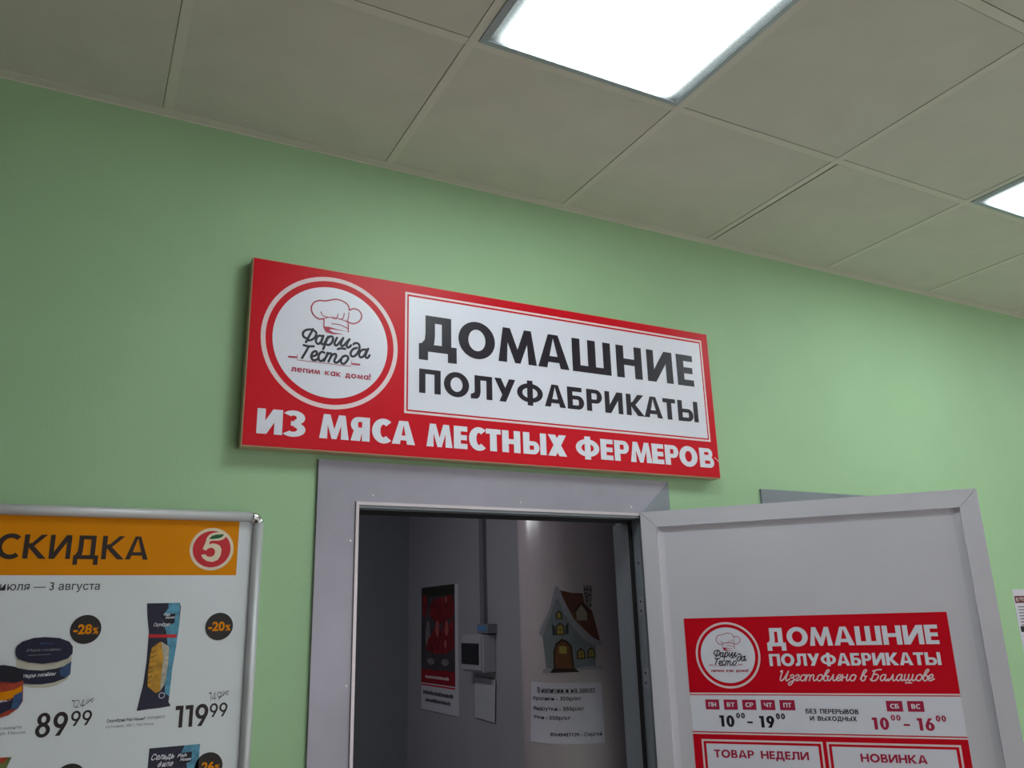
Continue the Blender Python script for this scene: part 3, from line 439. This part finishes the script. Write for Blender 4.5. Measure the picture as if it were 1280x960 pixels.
decal('lettering', letters(BK['l2'], .1778, .2462, .27, .20), FS, .0017, INK, sign, label='black heading letters, second line')
decal('lettering', letters(BK['l3'], .0315, .0945, .33, .225), FS, .0011, WHITE, sign, label='white letters along the bottom')
decal('scratch', ribbon([(1.472, .066), (1.479, .062), (1.4885, .0535)], .0022), FS, .0012, PINK, sign)
logo(sign, FS, .2097, .2893, .181, .0011)

# ================================================================ POSTER ON THE DOOR LEAF
FP = plane_frame(tuple(FD(0, 0, -.0146)), ex, nn)
dp = thing('door_poster', 'red and white shop poster with opening hours taped to the open door leaf', 'poster', tuple(FP(.446, .72, 0)))
prism('sheet', [(.1035, .72), (.7885, .72), (.7885, 1.702), (.1035, 1.702)], FP, .0001, .0009, RED, dp)
logo(dp, FP, .2187, 1.6005, .0888, .0013, thin=.85)
decal('lettering', caps('ДОМАШНИЕ', .329, .7605, 1.6220, 1.6705, .27, .2, .075), FP, .0013, WHITE, dp, label='white heading letters, upper line')
decal('lettering', caps('ПОЛУФАБРИКАТЫ', .330, .7570, 1.5705, 1.6020, .27, .2, .075), FP, .0013, WHITE, dp, label='white heading letters, second line')
decal('cursive_lettering', cursive('Изготовлено в Балашове', .3500, .7330, 1.5320, 1.5475, .0032), FP, .0013, PINK, dp)
decal('border_line', [R_(.1035, 1.4965, .7885, 1.5005)], FP, .0013, PINK, dp)
decal('white_panel', [R_(.1035, 1.3995, .7885, 1.4940)], FP, .0013, WHITE, dp, label='white opening hours band')
decal('border_line', [R_(.1035, 1.3925, .7885, 1.3965)], FP, .0013, PINK, dp)
days = [('ПН', .1455, .1829), ('ВТ', .1958, .2328), ('СР', .2459, .2826), ('ЧТ', .2955, .3324), ('ПТ', .3448, .3840), ('СБ', .6113, .6501), ('ВС', .6617, .7001)]
for tx, xa, xb in days:
    pl_ = decal('day_box', [R_(xa, 1.4567, xb, 1.4827)], FP, .0017, CRIM, dp)
    c_ = (xa + xb) / 2; decal('lettering', caps(tx, c_ - .0105, c_ + .0105, 1.4640, 1.4755, .26, .2, .08), FP, .0021, WHITE, pl_, label='white day letters')
def hours(dx, m1, sec):
    sh = caps('10', .1800 + dx, .2200 + dx, 1.4125, 1.4415, .28, .19, .2) + caps('00', .2262 + dx, .2495 + dx, 1.4350, 1.4485, .27, .2, .18) + [R_(.2545 + dx, 1.4225, .2690 + dx, 1.4270)]
    sh += caps(sec, .2870 + dx, .3260 + dx, 1.4120, 1.4415, .28, .19, .2) + caps('00', .3315 + dx, .3550 + dx, 1.4340, 1.4485, .27, .2, .18)
    decal('lettering', sh, FP, .0017, m1, dp, label='black opening hours' if m1 is INK else 'crimson opening hours')
hours(0, INK, '19'); hours(.3915, CRIM, '16')
decal('lettering', caps('БЕЗ ПЕРЕРЫВОВ', .4100, .5415, 1.4492, 1.4610, .22, .18, .12) + caps('И ВЫХОДНЫХ', .4185, .5354, 1.4318, 1.4430, .22, .18, .12), FP, .0017, INK, dp, label='small black letters between the hours')
for xa, xb, tx, ta, tb in ((.1258, .4430, 'ТОВАР НЕДЕЛИ', .1574, .4045), (.4525, .7705, 'НОВИНКА', .5320, .6890)):
    decal('border_line', rr(xa, .80, xb, 1.3795, .0050), FP, .0013, PINK, dp)
    decal('white_panel', [R_(xa + .0120, .812, xb - .0120, 1.3685)], FP, .0013, WHITE, dp, label='white offer panel')
    decal('lettering', caps(tx, ta, tb, 1.3335, 1.3535, .26, .2, .1), FP, .0017, CRIM, dp, label='crimson panel title')

# ================================================================ LEFT SALE POSTER IN ALUMINIUM FRAME
FL = plane_frame((0, -.0180, 0), (1, 0, 0), (0, -1, 0))
sp_ = thing('sale_poster', 'white and orange discount poster in a silver tube frame left of the doorway', 'poster', (-1.39, 0, .80))
LX0, LX1, LZ0, LZ1 = -1.895, -.885, .78, 1.9760
box('sheet', (LX0 + .012, -.0180, LZ0 + .01), (LX1 - .012, -.010, LZ1 - .012), SHEET, sp_)
box('mount_rail', (LX0 + .02, -.010, LZ1 - .06), (LX1 - .02, 0, LZ1 - .02), METAL2, sp_)
box('mount_rail', (LX0 + .02, -.010, LZ0 + .03), (LX1 - .02, 0, LZ0 + .07), METAL2, sp_)
def tube(name, p, q, r, m, parent, n=14):
    p, q = Vector(p), Vector(q); d = (q - p).normalized(); a = d.orthogonal().normalized(); b = d.cross(a)
    V = [c + (a * math.cos(2 * PI * i / n) + b * math.sin(2 * PI * i / n)) * r for c in (p, q) for i in range(n)]
    F = [tuple(range(n))[::-1], tuple(range(n, 2 * n))] + [(i, (i + 1) % n, n + (i + 1) % n, n + i) for i in range(n)]
    o = mesh(name, V, F, m, parent)
    for k, pp in enumerate(o.data.polygons): pp.use_smooth = len(pp.vertices) == 4
    return o
tr = .0118; ty = -.0225
tube('frame_tube', (LX0 + .026, ty, LZ1 - tr), (LX1 - .026, ty, LZ1 - tr), tr, ALU, sp_); tube('frame_tube', (LX1 - tr, ty, LZ0 + .026), (LX1 - tr, ty, LZ1 - .026), tr, ALU, sp_)
tube('frame_tube', (LX0 + tr, ty, LZ0 + .026), (LX0 + tr, ty, LZ1 - .026), tr, ALU, sp_); tube('frame_tube', (LX0 + .026, ty, LZ0 + tr), (LX1 - .026, ty, LZ0 + tr), tr, ALU, sp_)
def corner(cx, cz, sxn, szn):
    n1, n2 = 8, 12; V = []; F = []
    for i in range(n1 + 1):                     # quarter-round elbow, swept tube
        a = PI / 2 * i / n1
        for k in range(n2):
            b = 2 * PI * k / n2; r = .0145 + (.0128) * math.cos(b)
            V.append((cx + sxn * (r * math.sin(a)), ty + .0132 * math.sin(b), cz + szn * (r * math.cos(a))))
    for i in range(n1):
        for k in range(n2): F.append((i * n2 + k, i * n2 + (k + 1) % n2, (i + 1) * n2 + (k + 1) % n2, (i + 1) * n2 + k))
    F += [tuple(range(n2)), tuple(range(n1 * n2, (n1 + 1) * n2))]
    mesh('corner_cap', V, F, CHROME, sp_, smooth=True, label='chrome corner cap')
q_ = .027
for a, b in ((1, 1), (-1, 1), (1, -1), (-1, -1)): corner(LX1 - q_ if a > 0 else LX0 + q_, LZ1 - q_ if b > 0 else LZ0 + q_, a, b)
d1, d2_, d3, d4 = .0004, .0010, .0016, .0022
decal('orange_header', [R_(LX0 + .045, 1.829, -.9400, 1.9570)], FL, d1, ORANGE, sp_, label='orange header band')
hd = [('С', -1.424, -1.3817), ('К', -1.3748, -1.3325), ('И', -1.3268, -1.2862), ('Д', -1.2805, -1.2320), ('К', -1.2262, -1.1820), ('А', -1.1787, -1.1325)]
decal('lettering', letters(hd, 1.8630, 1.9135, .185, .165), FL, d2_, BRN, sp_, label='dark brown heading letters')
text('lettering', '28 июля — 3 августа', (-1.436, 1.7935, -1.2224, 1.8145), FL, d1, DGREY, sp_, off=.006, label='dark grey date line')
lx, lz, lr = BK['lc']
decal('emblem_ring', [[ell(lx, lz, lr, lr, n=48)]], FL, d2_, mat('cream_print', (236, 216, 190), .5), sp_)
decal('emblem_disc', [[ell(lx, lz, lr * .86, lr * .86, n=48)]], FL, d3, mat('red_print', (206, 34, 46), .5), sp_, label='red round emblem')
decal('emblem_numeral', [[[(lx + a * lr, lz + b * lr) for a, b in BK['five']]]], FL, d4, mat('cream_print', (236, 216, 190)), sp_, label='cream numeral five')
decal('emblem_leaf', [[[(lx + a * lr, lz + b * lr) for a, b in BK['leaf']]]], FL, d4 + .0006, mat('leaf_green_print', (18, 92, 48), .5), sp_, label='green leaf')
BADGE = mat('badge_brown', (42, 32, 34), .5)
def badge(x, z, r, tx, box_=None):
    decal('discount_badge', [[ell(x, z, r, r, n=36)]], FL, d2_, BADGE, sp_, label='dark round discount badge')
    if tx:
        text('badge_lettering', tx, (x - r * .78, z - r * .34, x + r * .40, z + r * .36), FL, d3, ORANGE, sp_, off=.035)
        text('badge_lettering', '%', (x + r * .46, z - r * .34, x + r * .82, z + r * .12), FL, d3, ORANGE, sp_, off=.03)
badge(-1.2402, 1.7168, .0296, '-28'); badge(-.9697, 1.7154, .0300, '-20'); badge(-.9715, 1.4230, .0290, '-26'); badge(-1.2391, 1.4265, .0285, None)
def price(big, cents, q1, q2, s=.20, h=.17, m=BADGE):
    decal('price_lettering', caps(big, q1[0], q1[2], q1[1], q1[3], s, h, .12) + caps(cents, q2[0], q2[2], q2[1], q2[3], s * .85, h * .85, .12), FL, d1, m, sp_)
price('89', '99', (-1.3110, 1.5098, -1.2540, 1.5545), (-1.2490, 1.5262, -1.2105, 1.5548))
price('119', '99', (-1.0480, 1.5070, -.9800, 1.5515), (-.9775, 1.5235, -.9400, 1.5515))
price('124', '99', (-1.2505, 1.5615, -1.2265, 1.5765), (-1.2245, 1.5690, -1.2100, 1.5770), .09, .09, DGREY)
price('149', '99', (-.9810, 1.5580, -.9550, 1.5750), (-.9535, 1.5660, -.9395, 1.5755), .09, .09, DGREY)
decal('strike_line', ribbon([(-1.2290, 1.5640), (-1.2110, 1.5785)], .0012, sm=False) + ribbon([(-.958, 1.5625), (-.9405, 1.5765)], .0012, sm=False), FL, d2_, DGREY, sp_, stuff=True)
text('small_print', 'Скумбрия Fish House*,', (-1.1815, 1.5262, -1.1060, 1.5345), FL, d1, DGREY, sp_, off=.02); text('small_print', 'холодного', (-1.1030, 1.5275, -1.0690, 1.5340), FL, d1, GREYT, sp_)
text('small_print', 'копчения, 300 г, Fish House', (-1.1820, 1.5160, -1.0900, 1.5225), FL, d1, GREYT, sp_)
text('small_print', 'в ассортименте', (-1.4100, 1.5272, -1.3357, 1.5335), FL, d1, GREYT, sp_); text('small_print', '180 г, Fish House', (-1.4100, 1.5182, -1.3280, 1.5250), FL, d1, GREYT, sp_)
NAVY = mat('navy_print', (30, 28, 56), .4); LBLUE = mat('light_blue_print', (86, 150, 180), .5, var=.35, scale=60); MBLUE = mat('mid_blue_print', (52, 78, 120), .5, var=.35, scale=50)
GOLD = mat('golden_fish_print', (196, 142, 40), .5, var=.35, scale=70); SILV = mat('silver_fish_print', (186, 176, 160), .5, var=.3, scale=90); CREAM2 = mat('jar_cream_print', (196, 190, 176), .5, var=.1, scale=40)
ROE = mat('red_roe_print', (178, 62, 38), .5, var=.3, scale=120); BLK = mat('near_black_print', (20, 20, 34), .5)
def pic(name, keys, label):
    root = None
    for i, (k, m, nm) in enumerate(keys):
        o = decal(nm, [[BK[k]]], FL, d1 + .0006 * i, m, root or sp_, label=None if root else label)
        if root is None: root = o
    return root
r1 = pic('pouch', [('pouch', NAVY, 'pouch_picture'), ('pouch_blue', LBLUE, 'blue_shade'), ('pouch_label', BLK, 'brand_patch'), ('pouch_red', mat('red_print', (206, 34, 46)), 'red_stripe'), ('pouch_fish', GOLD, 'fish_slices'), ('pouch_fish_silver', SILV, 'fish_skin')], 'printed navy pouch of sliced fish')
text('brand_lettering', 'Fish', (-1.0890, 1.7410, -1.0760, 1.7470, -.0005), FL, .0030, WHITE, r1, off=.02, shear=.3); text('brand_lettering', 'House', (-1.0850, 1.7345, -1.0660, 1.7400, .0010), FL, .0030, WHITE, r1, off=.02, shear=.3)
text('brand_lettering', 'Скумбрия', (-1.1075, 1.7170, -1.0740, 1.7270), FL, .0030, WHITE, r1, off=.01, shear=.4)
sh = []
for i in range(9): sh += ribbon([(-1.1095 - .0009 * i, 1.689 - i * .0105), (-1.1030 - .0009 * i, 1.6865 - i * .0105), (-1.0955 - .0009 * i, 1.690 - i * .0105)], .0011)
decal('slice_lines', sh, FL, .0044, BRN, r1, stuff=True); cs = BK['pouch_seal'][0]
decal('round_seal', [[ell(cs[0], cs[1], .0062, .0062, n=20), ell(cs[0], cs[1], .0050, .0050, n=20)]], FL, .0044, WHITE, r1)
r2 = pic('jar', [('jar_body', CREAM2, 'jar_picture'), ('jar_label', NAVY, 'jar_label'), ('jar_blue', MBLUE, 'blue_shade'), ('lid', NAVY, 'jar_lid')], 'printed round tub with a navy lid')
text('brand_lettering', 'Икра мойвы', (-1.3470, 1.6225, -1.2860, 1.6320, .0030), FL, .0030, WHITE, r2, off=.01, shear=.4)
text('brand_lettering', 'Икра мойвы', (-1.3450, 1.6745, -1.2820, 1.6815), FL, .0030, GREYT, r2, off=.01, shear=.4)
decal('fine_line', ribbon([(-1.340, 1.6685), (-1.300, 1.6690)], .0010, sm=False) + ribbon([(-1.345, 1.6125), (-1.312, 1.6110)], .0012, sm=False), FL, .0030, GREYT, r2, stuff=True)
text('brand_lettering', 'Fish House', (-1.322, 1.6890, -1.298, 1.6930), FL, .0030, MBLUE, r2, off=.02)
r3 = pic('jar2', [('jar2_body', ROE, 'jar_picture'), ('jar2_band', ORANGE, 'roe_band'), ('jar2_label', NAVY, 'jar_label'), ('jar2_blue', MBLUE, 'blue_shade'), ('jar2_lid', BLK, 'jar_lid')], 'printed round tub of red roe')
for o in [r3] + list(r3.children): o.location.y -= .0026
text('brand_lettering', 'мойвы', (-1.4100, 1.5760, -1.3610, 1.5850, .0030), FL, .0062, WHITE, r3, off=.01, shear=.4)
bx = decal('box_picture', [R_(-1.0940, 1.3300, -.9925, 1.4705)], FL, d1, NAVY, sp_, label='printed navy box of herring fillet')
decal('blue_shade', [[[(-1.0239, 1.4705), (-.9925, 1.4705), (-.9925, 1.34), (-1.010, 1.34), (-1.016, 1.43), (-1.03, 1.455)]]], FL, d2_, LBLUE, bx)
text('brand_lettering', 'Сельдь', (-1.0885, 1.4440, -1.0430, 1.4590), FL, d2_, WHITE, bx, off=.01, shear=.4); text('brand_lettering', 'филе', (-1.0750, 1.4290, -1.0440, 1.4430), FL, d2_, WHITE, bx, off=.01, shear=.4)
bp = decal('brand_patch', [[[(-1.040, 1.455), (-1.008, 1.457), (-1.008, 1.438), (-1.030, 1.430)]]], FL, d3, BLK, bx)
text('brand_lettering', 'Fish', (-1.037, 1.4480, -1.018, 1.4545), FL, d4, WHITE, bx, off=.02, shear=.3); text('brand_lettering', 'House', (-1.031, 1.4400, -1.009, 1.4465), FL, d4, WHITE, bx, off=.02, shear=.3)
decal('food_picture', [[[(-1.41, 1.478), (-1.346, 1.477), (-1.353, 1.455), (-1.36, 1.43), (-1.41, 1.43)]]], FL, d1, mat('food_print', (110, 120, 60), .5, var=.5, scale=50), sp_)
decal('food_picture', [[[(-1.41, 1.4785), (-1.352, 1.4775), (-1.358, 1.468), (-1.41, 1.465)]]], FL, d2_, ROE, sp_)

# ================================================================ NOTICE ON THE WALL, RIGHT EDGE
nt_ = thing('notice_sheet', 'white paper notice with a dark red header at the right edge of the photo', 'notice', (2.14, 0, 1.475))
FN = plane_frame((0, 0, 0), (1, 0, 0), (0, -1, 0))
box('sheet', (2.034, -.0012, 1.477), (2.244, -.0001, 1.775), PAPER, nt_)
decal('header_band', [R_(2.040, 1.722, 2.238, 1.749)], FN, .0016, mat('maroon_print', (104, 26, 34), .5), nt_, label='dark red header band')
text('lettering', 'В ЭТОМ МАГАЗИНЕ', (2.048, 1.728, 2.230, 1.743), FN, .0022, WHITE, nt_, off=.02)
decal('text_lines', [R_(2.050, 1.706 - i * .0115, 2.228 - (i % 3) * .012, 1.709 - i * .0115) for i in range(7)], FN, .0016, DGREY, nt_, stuff=True)
decal('header_band', [R_(2.042, 1.612, 2.238, 1.634)], FN, .0016, BLK, nt_, label='black band')
decal('text_lines', [R_(2.050, 1.596 - i * .0115, 2.228 - (i % 3) * .012, 1.599 - i * .0115) for i in range(8)], FN, .0016, GREYT, nt_, stuff=True)

# ================================================================ BACK ROOM
BX0, BX1, BY = -1.7, .8, 3.48
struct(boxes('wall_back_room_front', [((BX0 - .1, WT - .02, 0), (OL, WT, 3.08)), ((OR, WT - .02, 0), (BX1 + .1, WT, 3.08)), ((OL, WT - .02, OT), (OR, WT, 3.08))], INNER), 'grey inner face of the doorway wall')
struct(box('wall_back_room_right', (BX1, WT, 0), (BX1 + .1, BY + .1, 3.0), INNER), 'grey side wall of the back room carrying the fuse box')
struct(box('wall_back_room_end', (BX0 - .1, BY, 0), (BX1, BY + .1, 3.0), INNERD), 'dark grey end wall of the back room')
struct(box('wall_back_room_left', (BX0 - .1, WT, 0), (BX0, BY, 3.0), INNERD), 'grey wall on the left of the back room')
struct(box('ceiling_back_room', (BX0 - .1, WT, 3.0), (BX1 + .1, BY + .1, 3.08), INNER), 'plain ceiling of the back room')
ccx, ccy, cr_ = .3738, .6430, .190
def column():
    n = 72; V = [(ccx + cr_ * math.cos(2 * PI * i / n), ccy + cr_ * math.sin(2 * PI * i / n), z) for z in (0, 3.0) for i in range(n)]
    F = [tuple(range(n))[::-1], tuple(range(n, 2 * n))] + [(i, (i + 1) % n, n + (i + 1) % n, n + i) for i in range(n)]
    o = mesh('round_column', V, F, COL)
    for p in o.data.polygons: p.use_smooth = len(p.vertices) == 4
    return struct(o, 'glossy beige grey round column just inside the doorway')
column().name = 'column_1'  # round column inside the doorway
FC = cyl_frame(ccx, ccy, cr_)
HS = BK['house']; hs = thing('house_sticker', 'sticker of a snowy little cottage on the round column', 'sticker', (ccx, ccy - cr_, 1.55))
def hp(nm, keys, m, d, label=None): decal(nm, [[HS[k]] for k in keys], FC, d, m, hs, cut=.012, label=label)
hp('cottage_wall', ['wall'], mat('sage_print', (126, 132, 136), .5, var=.08, scale=30), .0006)
hp('roof', ['roof'], mat('roof_brown_print', (98, 54, 40), .5, var=.2, scale=30), .0006, 'brown roof')
hp('chimney', ['chimney'], mat('chimney_print', (136, 130, 124), .5), .0004)
decal('chimney_stones', [[ell(a, b, .0032, .0042, n=8)] for a, b in HS['dots']], FC, .0012, BLK, hs, stuff=True)
hp('snow', ['snow_outline'], mat('snow_print', (158, 156, 168), .5), .0014, 'pale snow on the gable'); hp('snow', ['snow_left'], mat('snow_print', (158, 156, 168)), .0010, 'pale snow at the foot'); hp('snow', ['snow_right'], mat('snow_print', (158, 156, 168)), .0010, 'pale snow at the foot')
hp('dormer_roof', ['dormer_roof'], BRN, .0014); hp('dormer', ['dormer'], mat('dormer_print', (150, 136, 118), .5), .0012)
hp('door_border', ['door'], BRN, .0012); hp('cottage_door', ['door_in'], mat('cottage_door_print', (112, 70, 42), .5, var=.15, scale=40), .0018, 'brown arched door')
hp('step', ['step'], BRN, .0022); YEL = mat('window_yellow_print', (168, 148, 76), .5)
hp('door_window', ['door_window'], YEL, .0024)
hp('shutter', ['sh1'], DGREY, .0012); hp('shutter', ['sh2'], DGREY, .0012)
for k in '1234':
    hp('window_border', ['win' + k], BRN, .0016); hp('window_light', ['win%si' % k], YEL, .0022, 'yellow window')
    if k != '1':
        q = HS['win%si' % k]; xs = [p[0] for p in q]; zs = [p[1] for p in q]; xm = (min(xs) + max(xs)) / 2; zm = min(zs) + (max(zs) - min(zs)) * .42
        decal('muntin', [R_(xm - .0008, min(zs), xm + .0008, max(zs)), R_(min(xs), zm - .0008, max(xs), zm + .0008)], FC, .0028, BRN, hs)
pn = thing('price_note', 'white paper price note taped to the round column under the cottage sticker', 'notice', (ccx, ccy - cr_, 1.305))
NS = BK['house']['note']; q = NS['sheet']
def cyl_sheet():
    V = []; n = 20
    for d in (.0006, .0012):
        for t in (0, 1):
            for i in range(n + 1):
                f = i / n; a = q[3][0] * (1 - f) + q[2][0] * f; b = q[0][0] * (1 - f) + q[1][0] * f
                V.append(FC(a if t == 0 else b, (q[3][1] * (1 - t) + q[0][1] * t) * (1 - f) + (q[2][1] * (1 - t) + q[1][1] * t) * f, d))
    F = [(i, i + 1, n + 2 + i, n + 1 + i) for i in range(n)]; k = 2 * (n + 1)
    F += [tuple(j + k for j in f) for f in F] + [(i, i + 1, i + 1 + k, i + k) for i in list(range(n)) + list(range(n + 1, 2 * n + 1))] + [(0, n + 1, n + 1 + k, k), (n, 2 * n + 1, 2 * n + 1 + k, n + k)]
    return mesh('sheet', V, F, PAPER, pn, smooth=False)
cyl_sheet()
for (a, b), tx in zip(NS['lines'], ['В наличии и на заказ', 'Кролики - 350р/кг', 'Индоутки.- 350р/кг', 'Утки - 250р/кг', '89648487109 - Сергей']):
    text('note_lettering', tx, (a[0], a[1] + .001, b[0], a[1] + .0165), FC, .0019, INK, pn, off=.012, cut=.012)
(a, b) = NS['lines'][0]; decal('underline', [R_(a[0], a[1] - .0015, b[0], a[1] - .0002)], FC, .0019, INK, pn, cut=.012)
# side wall items; s runs along -y so that it grows to the right in view
FW = plane_frame((BX1, 0, 0), (0, -1, 0), (-1, 0, 0))
mp = thing('meat_poster', 'tall poster with red meat picture on the grey back room wall', 'poster', (BX1, 2.93, 1.17))
prism('sheet', [(-3.215, 1.177), (-2.628, 1.177), (-2.628, 1.931), (-3.215, 1.931)], FW, .0004, .006, PAPER, mp)
decal('dark_picture', [R_(-3.215, 1.420, -2.668, 1.931)], FW, .0066, mat('dark_tray_print', (70, 62, 66), .5, var=.4, scale=9), mp)
MEAT = mat('meat_print', (126, 24, 32), .6, var=.6, scale=16); MEAT2 = mat('pale_meat_print', (186, 92, 88), .5, var=.3, scale=20)
def blob(cx, cz, rx, rz, seed, n=20):
    r = random.Random(seed); return [(cx + rx * math.cos(2 * PI * i / n) * (1 + r.uniform(-.14, .14)), cz + rz * math.sin(2 * PI * i / n) * (1 + r.uniform(-.14, .14))) for i in range(n)]
decal('dark_leaves', [[[(-3.215, 1.931), (-2.668, 1.931), (-2.668, 1.872), (-3.0, 1.865), (-3.215, 1.89)]]], FW, .0070, mat('dark_leaf_print', (34, 38, 26), .5, var=.5, scale=20), mp)
decal('meat_piece', [[blob(-2.90, 1.78, .17, .085, 1)]], FW, .0072, MEAT, mp, label='dark red meat'); decal('meat_piece', [[blob(-2.75, 1.80, .075, .075, 2)]], FW, .0076, MEAT, mp); decal('meat_piece', [[blob(-3.16, 1.82, .05, .07, 3)]], FW, .0072, MEAT, mp)
decal('meat_piece', [[[(-3.13, 1.54), (-3.10, 1.60), (-3.00, 1.66), (-2.93, 1.72), (-2.89, 1.65), (-2.83, 1.72), (-2.76, 1.69), (-2.69, 1.72), (-2.675, 1.56), (-2.78, 1.525), (-2.95, 1.515)]]], FW, .0080, MEAT, mp)
for a in ((-2.94, 1.67, .030, .05, 5), (-2.79, 1.67, .028, .045, 6), (-2.80, 1.84, .022, .022, 7), (-2.81, 1.58, .02, .025, 8)): decal('meat_highlight', [[blob(*a)]], FW, .0086, MEAT2, mp, label='pale pink meat')
for a in ((-3.10, 1.63, .04, .09, 9), (-3.05, 1.47, .06, .02, 11), (-2.82, 1.47, .06, .02, 12)): decal('tray_edge', [[blob(*a)]], FW, .0071, mat('tray_grey_print', (130, 124, 128), .5, var=.2, scale=20), mp)
decal('red_band', [R_(-3.215, 1.338, -2.668, 1.420)], FW, .0066, mat('caption_red_print', (150, 20, 38), .6), mp, label='red caption band'); decal('red_line', [R_(-3.215, 1.322, -2.668, 1.331)], FW, .0066, RED, mp)
rg = random.Random(8)
def scrib(x0, x1, z, h):
    out = []; x = x0
    while x < x1:
        wd = rg.uniform(.010, .020); out.append(R_(x, z, min(x + wd, x1), z + h * rg.uniform(.7, 1))); x += wd + .004
    return out
decal('small_print', scrib(-3.14, -2.76, 1.368, .018), FW, .0072, PINK, mp, stuff=True); decal('small_print', scrib(-3.18, -2.70, 1.270, .024) + scrib(-3.14, -2.74, 1.228, .022), FW, .0066, DGREY, mp, stuff=True)
fb = thing('fuse_box', 'white plastic fuse box with a dark window on the back room wall', 'fuse box', (BX1, 2.27, 1.44))
fbx = box('housing', (.722, 2.130, 1.442), (BX1, 2.400, 1.637), PLAST, fb, bevel=.006)
box('front_cover', (.711, 2.142, 1.452), (.7225, 2.390, 1.628), PLAST, fb, bevel=.004)
box('window_flap', (.707, 2.160, 1.482), (.7118, 2.384, 1.592), mat('smoked_window', (16, 18, 26), .15, spec=.6), fb, bevel=.0015, label='smoked dark flap')
box('cable_collar', (.745, 2.20, 1.6372), (BX1, 2.25, 1.6425), PLAST, fb)
sb = thing('small_meter', 'small blue faced meter sitting on top of the fuse box', 'meter', (.77, 2.17, 1.643))
box('housing', (.742, 2.110, 1.6430), (BX1 - .0005, 2.245, 1.6930), mat('grey_case', (128, 128, 134), .5), sb, bevel=.003)
box('display', (.7395, 2.125, 1.655), (.7422, 2.235, 1.684), mat('blue_label', (96, 140, 190), .4), sb, label='pale blue face')
du = thing('cable_duct', 'grey plastic cable duct rising from the meter to the ceiling', 'cable duct', (.787, 2.247, 1.693))
box('duct_base', (.780, 2.226, 1.6935), (BX1, 2.270, 2.999), mat('grey_duct', (122, 122, 130), .5), du); box('duct_lid', (.774, 2.223, 1.6935), (.7802, 2.273, 2.999), mat('grey_duct', (122, 122, 130)), du, bevel=.001)
ps = thing('paper_stack', 'white papers hanging under the fuse box on the back room wall', 'paper', (.79, 2.26, 1.18))
for i in range(3): prism('paper_sheet', [(-2.400 + i * .006, 1.188 + i * .004), (-2.160 + i * .008, 1.180 + i * .003), (-2.135 + i * .004, 1.402), (-2.400 + i * .004, 1.408)], FW, .001 + i * .004, .0014 + i * .004, mat('grey_paper', (190, 190, 198), .8), ps)  # papers in one even tone, greyer than the office paper
